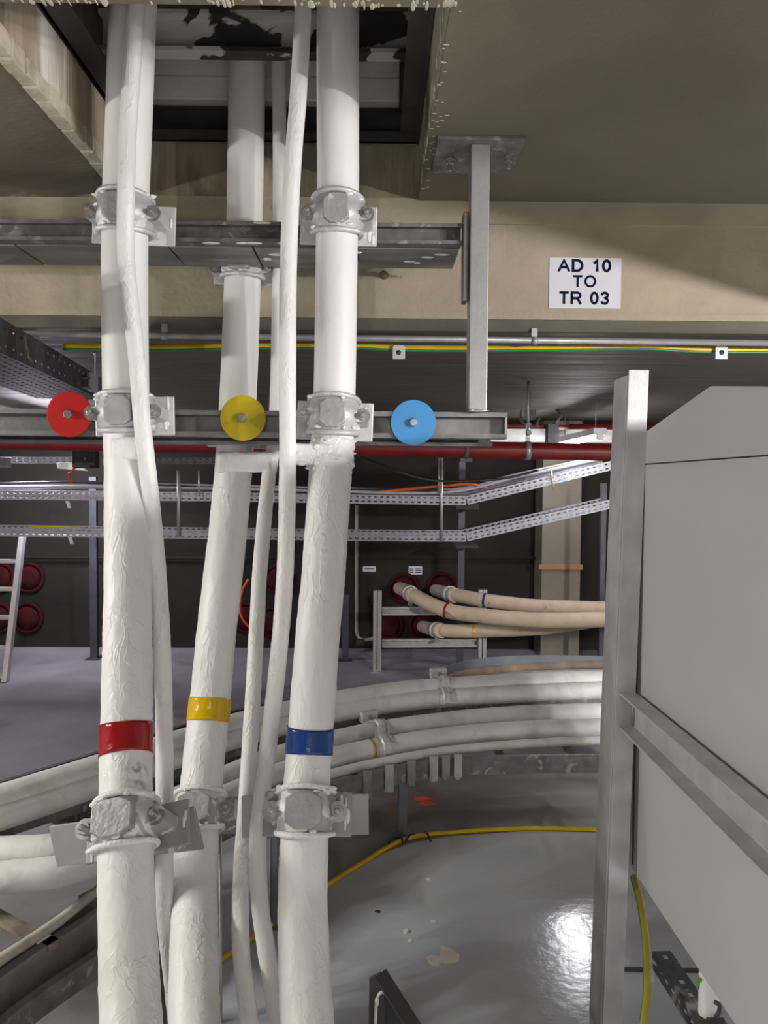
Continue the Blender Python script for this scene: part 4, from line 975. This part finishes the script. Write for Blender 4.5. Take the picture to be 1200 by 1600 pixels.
# curved blue-grey trough with brown cable, behind
tz = .45
tp = resample(catmull(flat([(664, 1062), (690, 1044), (740, 1030), (820, 1024), (935, 1025), (1080, 1028)], tz + .05), 8), .06)
t = thing('curved_trough', 'blue grey curved steel trough behind the curved white cables', 'trough', (tp[5].x, tp[5].y, tz - .1))
b = MB().prof([Vector((p.x, p.y, tz)) for p in tp], [(-.003, -.06), (.003, -.06), (.003, .05), (-.003, .05)]); obj('rear_wall', b, bluering_m, t)
tq = resample(catmull(flat([(690, 1075), (730, 1060), (790, 1051), (860, 1047), (935, 1046), (1080, 1046)], tz + .02), 8), .06)
b = MB().prof([Vector((p.x, p.y, tz - .04)) for p in tq], [(-.003, -.06), (.003, -.06), (.003, .06), (-.003, .06)]); obj('front_wall', b, galvd_m, t)
for q in (tp[4], tp[len(tp) // 2]):
    obj('leg', MB().box((q.x - .02, q.y - .02, 0), (q.x + .02, q.y + .0, tz - .06)), postd_m, t)
bp_ = resample(catmull(flat([(690, 1066), (717, 1056), (750, 1050), (800, 1045), (870, 1041), (935, 1039), (1080, 1039)], tz + .03), 8), .05)
tag(obj('power_cable', MB().tube(bp_, .030, 16, disp=.004), brown_m), 'dirty brown cable lying in the curved trough', 'cable')
# back edge of left floor: low dark kerb
# lower-left ladder tray near the camera
fa = flat([(215, 1395), (155, 1440), (60, 1502), (0, 1545), (-150, 1650)], .28)
fa = resample(catmull(fa, 6), .06); fa.reverse()
t = thing('ladder_tray', 'dirty steel ladder tray crossing the bottom left corner', 'cable tray', (fa[0].x, fa[0].y, .2))
b = MB(); rail(b, fa, .20, .31, lip=.03); obj('side_rail', b, galvd_m, t)
fb = resample(catmull(flat([(215, 1350), (155, 1392), (60, 1462), (0, 1507), (-150, 1620)], .31), 6), .06); fb.reverse()
b = MB(); rail(b, fb, .22, .31, lip=.03); obj('side_rail', b, galvd_m, t)
fc = [PZ(*q, .30) for q in ((-150, 1360), (0, 1428), (85, 1478))]
obj('rung', MB().bar(fc[1] + (fc[0] - fc[1]) * .5, fc[2], .04, .02), rust_m, t)
obj('rung', MB().bar(PZ(130, 1400, .30), PZ(215, 1432, .3), .04, .02), rust_m, t)
fd = resample(catmull(flat([(200, 1460), (155, 1488), (60, 1552), (0, 1600), (-100, 1690)], .24), 6), .06); fd.reverse()
b = MB(); rail(b, fd, .16, .235, lip=.03); obj('side_rail', b, rail_m, t)
dust = [PZ(x_, y_, .335) for x_, y_ in ((215, 1332), (155, 1388), (90, 1440), (40, 1474), (0, 1500), (-90, 1565))]
tag(obj('dusty_pipe', MB().tube(resample(catmull(dust, 8), .03), .016, 14, disp=.002), M('dust_covered_pipe', (.50, .47, .42), (.36, .34, .30), 12, .8, bump=.4)), 'thin dust covered pipe along the ladder tray in the bottom left corner', 'pipe')
tag(obj('support_block', MB().box(P(117, 1293, 2.95), P(131, 1236, 3.0)), black_m, bevel=.004), 'black steel stub under the upper curved tray at the left', 'bracket')

# ================================================================ FLOOR ITEMS
yr = [(330, 1508), (345, 1500), (430, 1440), (515, 1380), (570, 1346), (600, 1327), (640, 1309), (700, 1301), (820, 1294.5), (925, 1296), (1080, 1302)]
pth = resample(catmull(flat(yr, .012), 10), .03)
tag(obj('floor_cable', MB().tube(pth, .0105, 10), ycab_m), 'yellow cable lying across the grey floor', 'cable')
random.seed(3)
t = thing('cable_tie_knot', 'knot of black cable ties on the yellow floor cable at the tray leg', 'cable tie', PZ(630, 1312, 0))
for i, (x_, y_) in enumerate(((618, 1314), (628, 1311), (640, 1309), (668, 1307))):
    c = PZ(x_, y_, .014); a = random.uniform(0, 3)
    obj('tie', MB().tube([c - Vector((math.cos(a), math.sin(a), 0)) * .05, c + Vector((0, 0, .014)), c + Vector((math.cos(a), math.sin(a), 0)) * .05], .005, 6), bcable_m, t)
def debris(px, py, w_, d_, h_, m, label, name='debris'):
    c = PZ(px, py, 0); b = MB(); pts = []
    n = 9
    for k in range(n):
        a = 2 * math.pi * k / n; q = random.uniform(.7, 1.15); pts.append((c.x + math.cos(a) * w_ * q, c.y + math.sin(a) * d_ * q, 0.0005))
    b.poly(list(reversed(pts)), (0, 0, h_)); tag(obj(name, b, m), label, 'debris')
patch_m = M('dried_paint_patch', (.84, .80, .74), (.74, .71, .66), 12, .6)
debris(701, 1492, .040, .055, .0015, patch_m, 'larger pale dried paint patch on the grey floor')
debris(681, 1501, .032, .032, .0024, patch_m, 'smaller pale dried paint patch on the grey floor, left of the larger')
debris(634, 1456, .009, .014, .006, lump_m, 'small white paint chip on the grey floor')
debris(661, 1250, .045, .03, .01, orange_m, 'upper orange plastic scrap on the floor behind the tray leg', 'plastic_scrap')
debris(667, 1257, .045, .025, .008, orange_m, 'lower orange plastic scrap on the floor behind the tray leg', 'plastic_scrap')
for (x_, y_) in ((590, 1425), (677, 1440), (640, 1470), (670, 1374)):
    debris(x_, y_, .010, .008, .003, [lump_m, black_m][y_ % 2], 'tiny fleck of dirt on the grey floor at row %d' % y_ if False else {1425: 'tiny black fleck on the floor right of the blue banded riser', 1440: 'tiny white fleck on the floor in line with the white chip', 1470: 'tiny white fleck on the floor below the white chip', 1374: 'tiny white fleck on the floor near the yellow cable'}[y_])
# black folded bracket at the bottom with white paint
bz = .35
def poly_at(pts, Y, thick=.01): return MB().poly([P(x_, y_, Y) for x_, y_ in pts], (0, thick, 0))
t = thing('folded_bracket', 'black steel bracket with a white paint run at the bottom edge', 'bracket', P(600, 1660, 1.9))
obj('upright', MB().poly([P(577, 1530, 1.95), P(594, 1521, 1.95), P(602, 1530, 1.95), P(600, 1700, 1.9), P(575, 1700, 1.9)], (0, .01, 0)), black_m, t, bevel=.002)
obj('arm', MB().poly([P(594, 1521, 1.955), P(610, 1537, 1.955), P(616, 1552, 1.955), P(690, 1665, 1.955), P(700, 1720, 1.955), P(598, 1720, 1.955), P(598, 1530, 1.955)], (0, .012, 0)), dark_m, t, bevel=.002)
obj('lip', MB().bar(P(594, 1521, 1.93), P(700, 1690, 1.8), .045, .006), black_m, t)
pr = MB().tube(catmull([P(599, 1549, 1.935), P(592, 1554, 1.935), P(588, 1570, 1.935), P(587, 1600, 1.92), P(587, 1640, 1.90)], 6), .004, 8)
pr.blob(P(601, 1548, 1.935), .007, .004, .011).blob(P(589, 1565, 1.93), .006, .004, .014)
o = obj('paint_run', pr, lump_m, t); o['label'] = 'white paint run'

# ================================================================ RIGHT: STEEL ANGLE, CABINET, CHANNEL
XF = .734; XC = .80
ya = 2.30
topz = P(973, 578, ya).z
sh = Vector((-.045, 0, 0))       # the post leans slightly
pz0 = 0.0
def lean(x, y, z): return Vector((x + (z - 1.6) * .022, y, z))
t = thing('steel_angle_post', 'tall galvanised steel angle post at the corner of the grey cabinet', 'post', lean(XF, ya, 0))
def prism(x0, x1, y0, y1, z0, z1): 
    b = MB(); vs = [lean(x, y, z) for z in (z0, z1) for x, y in ((x0, y0), (x1, y0), (x1, y1), (x0, y1))]
    return b.add(vs, [(0, 3, 2, 1), (4, 5, 6, 7), (0, 1, 5, 4), (1, 2, 6, 5), (2, 3, 7, 6), (3, 0, 4, 7)])
obj('rear_leg_plate', prism(XF - .002, XF + .005, ya + .001, ya + .125, 0, topz - .015), bgalv_m, t, bevel=.0015)
obj('front_leg_plate', prism(XF + .002, XF + .062, ya - .006, ya, 0, topz), bgalv_m, t, bevel=.0015)
# channel toward the camera
ztc = CAMZ - .853 * XF; zbc = CAMZ - 1.0 * XF
t = thing('cross_channel', 'galvanised channel rail running toward the viewer along the grey cabinet', 'rail', (XF, 1.7, zbc))
prof_c = [(-.052, -.055), (0.0, -.055), (0.0, -.049), (-.046, -.049), (-.046, .049), (0, .049), (0, .055), (-.052, .055)]
hh = (ztc - zbc) / 2
prof_c = [(x_, z_ / .055 * hh) for x_, z_ in prof_c]
prof_c = [(-x_, z_) for x_, z_ in prof_c][::-1]
obj('channel', MB().prof([(XF, ya - .008, (ztc + zbc) / 2), (XF, .75, (ztc + zbc) / 2)], [(-q[0], q[1]) for q in prof_c][::-1]), bgalv_m, t, bevel=.001)
obj('weld', MB().tube([(XF + .043, ya - .010, zbc + .01), (XF + .043, ya - .010, ztc - .01)], .004, 8, disp=.003, dsc=(60, 60, 60)), galv_m, t)
# cabinet
yf = 2.38; yn = .75; xw = 1.75
zbt = .507; zs = 1.764
def CX(px, py): return PX(px, py, XC)
tf = CX(1000, 681); ap = CX(1110, 603); nr = CX(1200, 605)
yfar = ya + .012
cb = thing('switch_cabinet', 'tall pale grey sheet steel cabinet filling the right edge', 'cabinet', ((XC + xw) / 2, 1.5, zbt))
obj('lower_panel', MB().box((XC, yn, zbt), (xw, yfar + .11, zs - .0015)), cab_m, cb, bevel=.002)
slope = (nr.z - ap.z) / (nr.y - ap.y)
pts = [(XC, yfar + .11, zs + .0015), (XC, yfar + .11, tf.z - .03), (XC, tf.y, tf.z), (XC, ap.y, ap.z), (XC, nr.y, nr.z), (XC, yn, nr.z + slope * (yn - nr.y)), (XC, yn, zs + .0015)]
obj('top_cover', MB().poly([Vector(p) for p in pts][::-1], (xw - XC, 0, 0)), cab_m, cb, bevel=.002)
obj('top_screw', MB().lathe(CX(1066, 640) + Vector((.01, 0, 0)), (0, 0, 1), [(.008, 0), (.008, .01), (.003, .012)], 8), zinc_m, cb)
obj('corner_gasket', MB().box((XC - .004, yfar + .02, zbt + .02), (XC + .001, yfar + .024, zs)), black_m, cb)
# hanging yellow-green cable below the cabinet
hc = [(990, 1370, 2.36), (997, 1395, 2.30), (1002, 1420, 2.25), (1008, 1460, 2.18), (1011, 1500, 2.10), (1011, 1550, 2.02), (1006, 1590, 1.97), (998, 1640, 1.93)]
pth = resample(catmull([P(*q) for q in hc], 10), .02)
yc2 = obj('earth_lead', MB().tube(pth, .0105, 12), M('olive_yellow_sheath', (.42, .32, .02), (.36, .27, .02), 8, .4)); tag(yc2, 'yellow and green earth lead hanging below the grey cabinet', 'cable')
obj('green_stripe', MB().tube([p + Vector((-.0065, -.002, 0)) for p in pth], .0055, 8), gcab_m, yc2)
# dark perforated strut lower right
za_ = .30
a = PZ(1020, 1487, za_); a2 = PZ(1043, 1489, za_); b_ = PZ(1175, 1720, za_); 
u = (PZ(1093, 1600, za_) - a).normalized(); v = Vector((u.y, -u.x, 0)); 
if v.x < 0: v = -v
wd = abs((a2 - a).dot(v)) + .03
t = thing('slotted_strut', 'dark slotted steel strut below the grey cabinet in the bottom right corner', 'strut', a + Vector((0, 0, -.05)))
obj('slotted_top', MB().perf(a, u, v, .62, .055, .055, 1, .02, .014), dark_m, t, thick=.003)
obj('slotted_side', MB().perf(a, u, (0, 0, -1), .62, .05, .04, 1, .022, .014), dark_m, t, thick=.003)
obj('end_bracket', MB().box(a + Vector((-.015, -.01, -.09)), a + Vector((.004, .02, -.02))), galv_m, t, bevel=.002)
# white pipe with green label
c = P(1106, 1600, 1.95)
t = thing('labelled_pipe', 'short white pipe with a green and yellow label in the bottom right corner', 'pipe', c + Vector((0, 0, -.2)))
obj('tube', MB().tube([P(1108, 1520, 2.0), P(1106, 1680, 1.95)], .026, 20), white_m, t)
obj('label_band', MB().tube([P(1107, 1526, 2.0), P(1107, 1548, 1.995)], .0268, 20), green_m, t)
st = MB()
for k in range(4):
    st.tube([P(1107, 1528 + k * 5.5, 2.0), P(1107, 1529.5 + k * 5.5, 2.0)], .0272, 20)
obj('label_stripe', st, ycab_m, t)
tag(obj('pipe_clip', MB().tube(catmull([P(1118, 1590, 1.93), P(1124, 1580, 1.93), P(1124, 1570, 1.93), P(1117, 1566, 1.93)], 5), .006, 8).box(P(1108, 1612, 1.92), P(1130, 1590, 1.94)), dark_m), 'dark hooked clip beside the labelled white pipe', 'clip')
# dark joint strip in the floor
a = PZ(940, 1515, 0); b_ = PZ(1010, 1518, 0)
tag(obj('floor_strip', MB().bar(a + Vector((0, 0, .003)), b_ + Vector((.25, 0, .003)), .02, .006), dark_m), 'thin dark strip across the floor beside the steel angle post', 'strip')
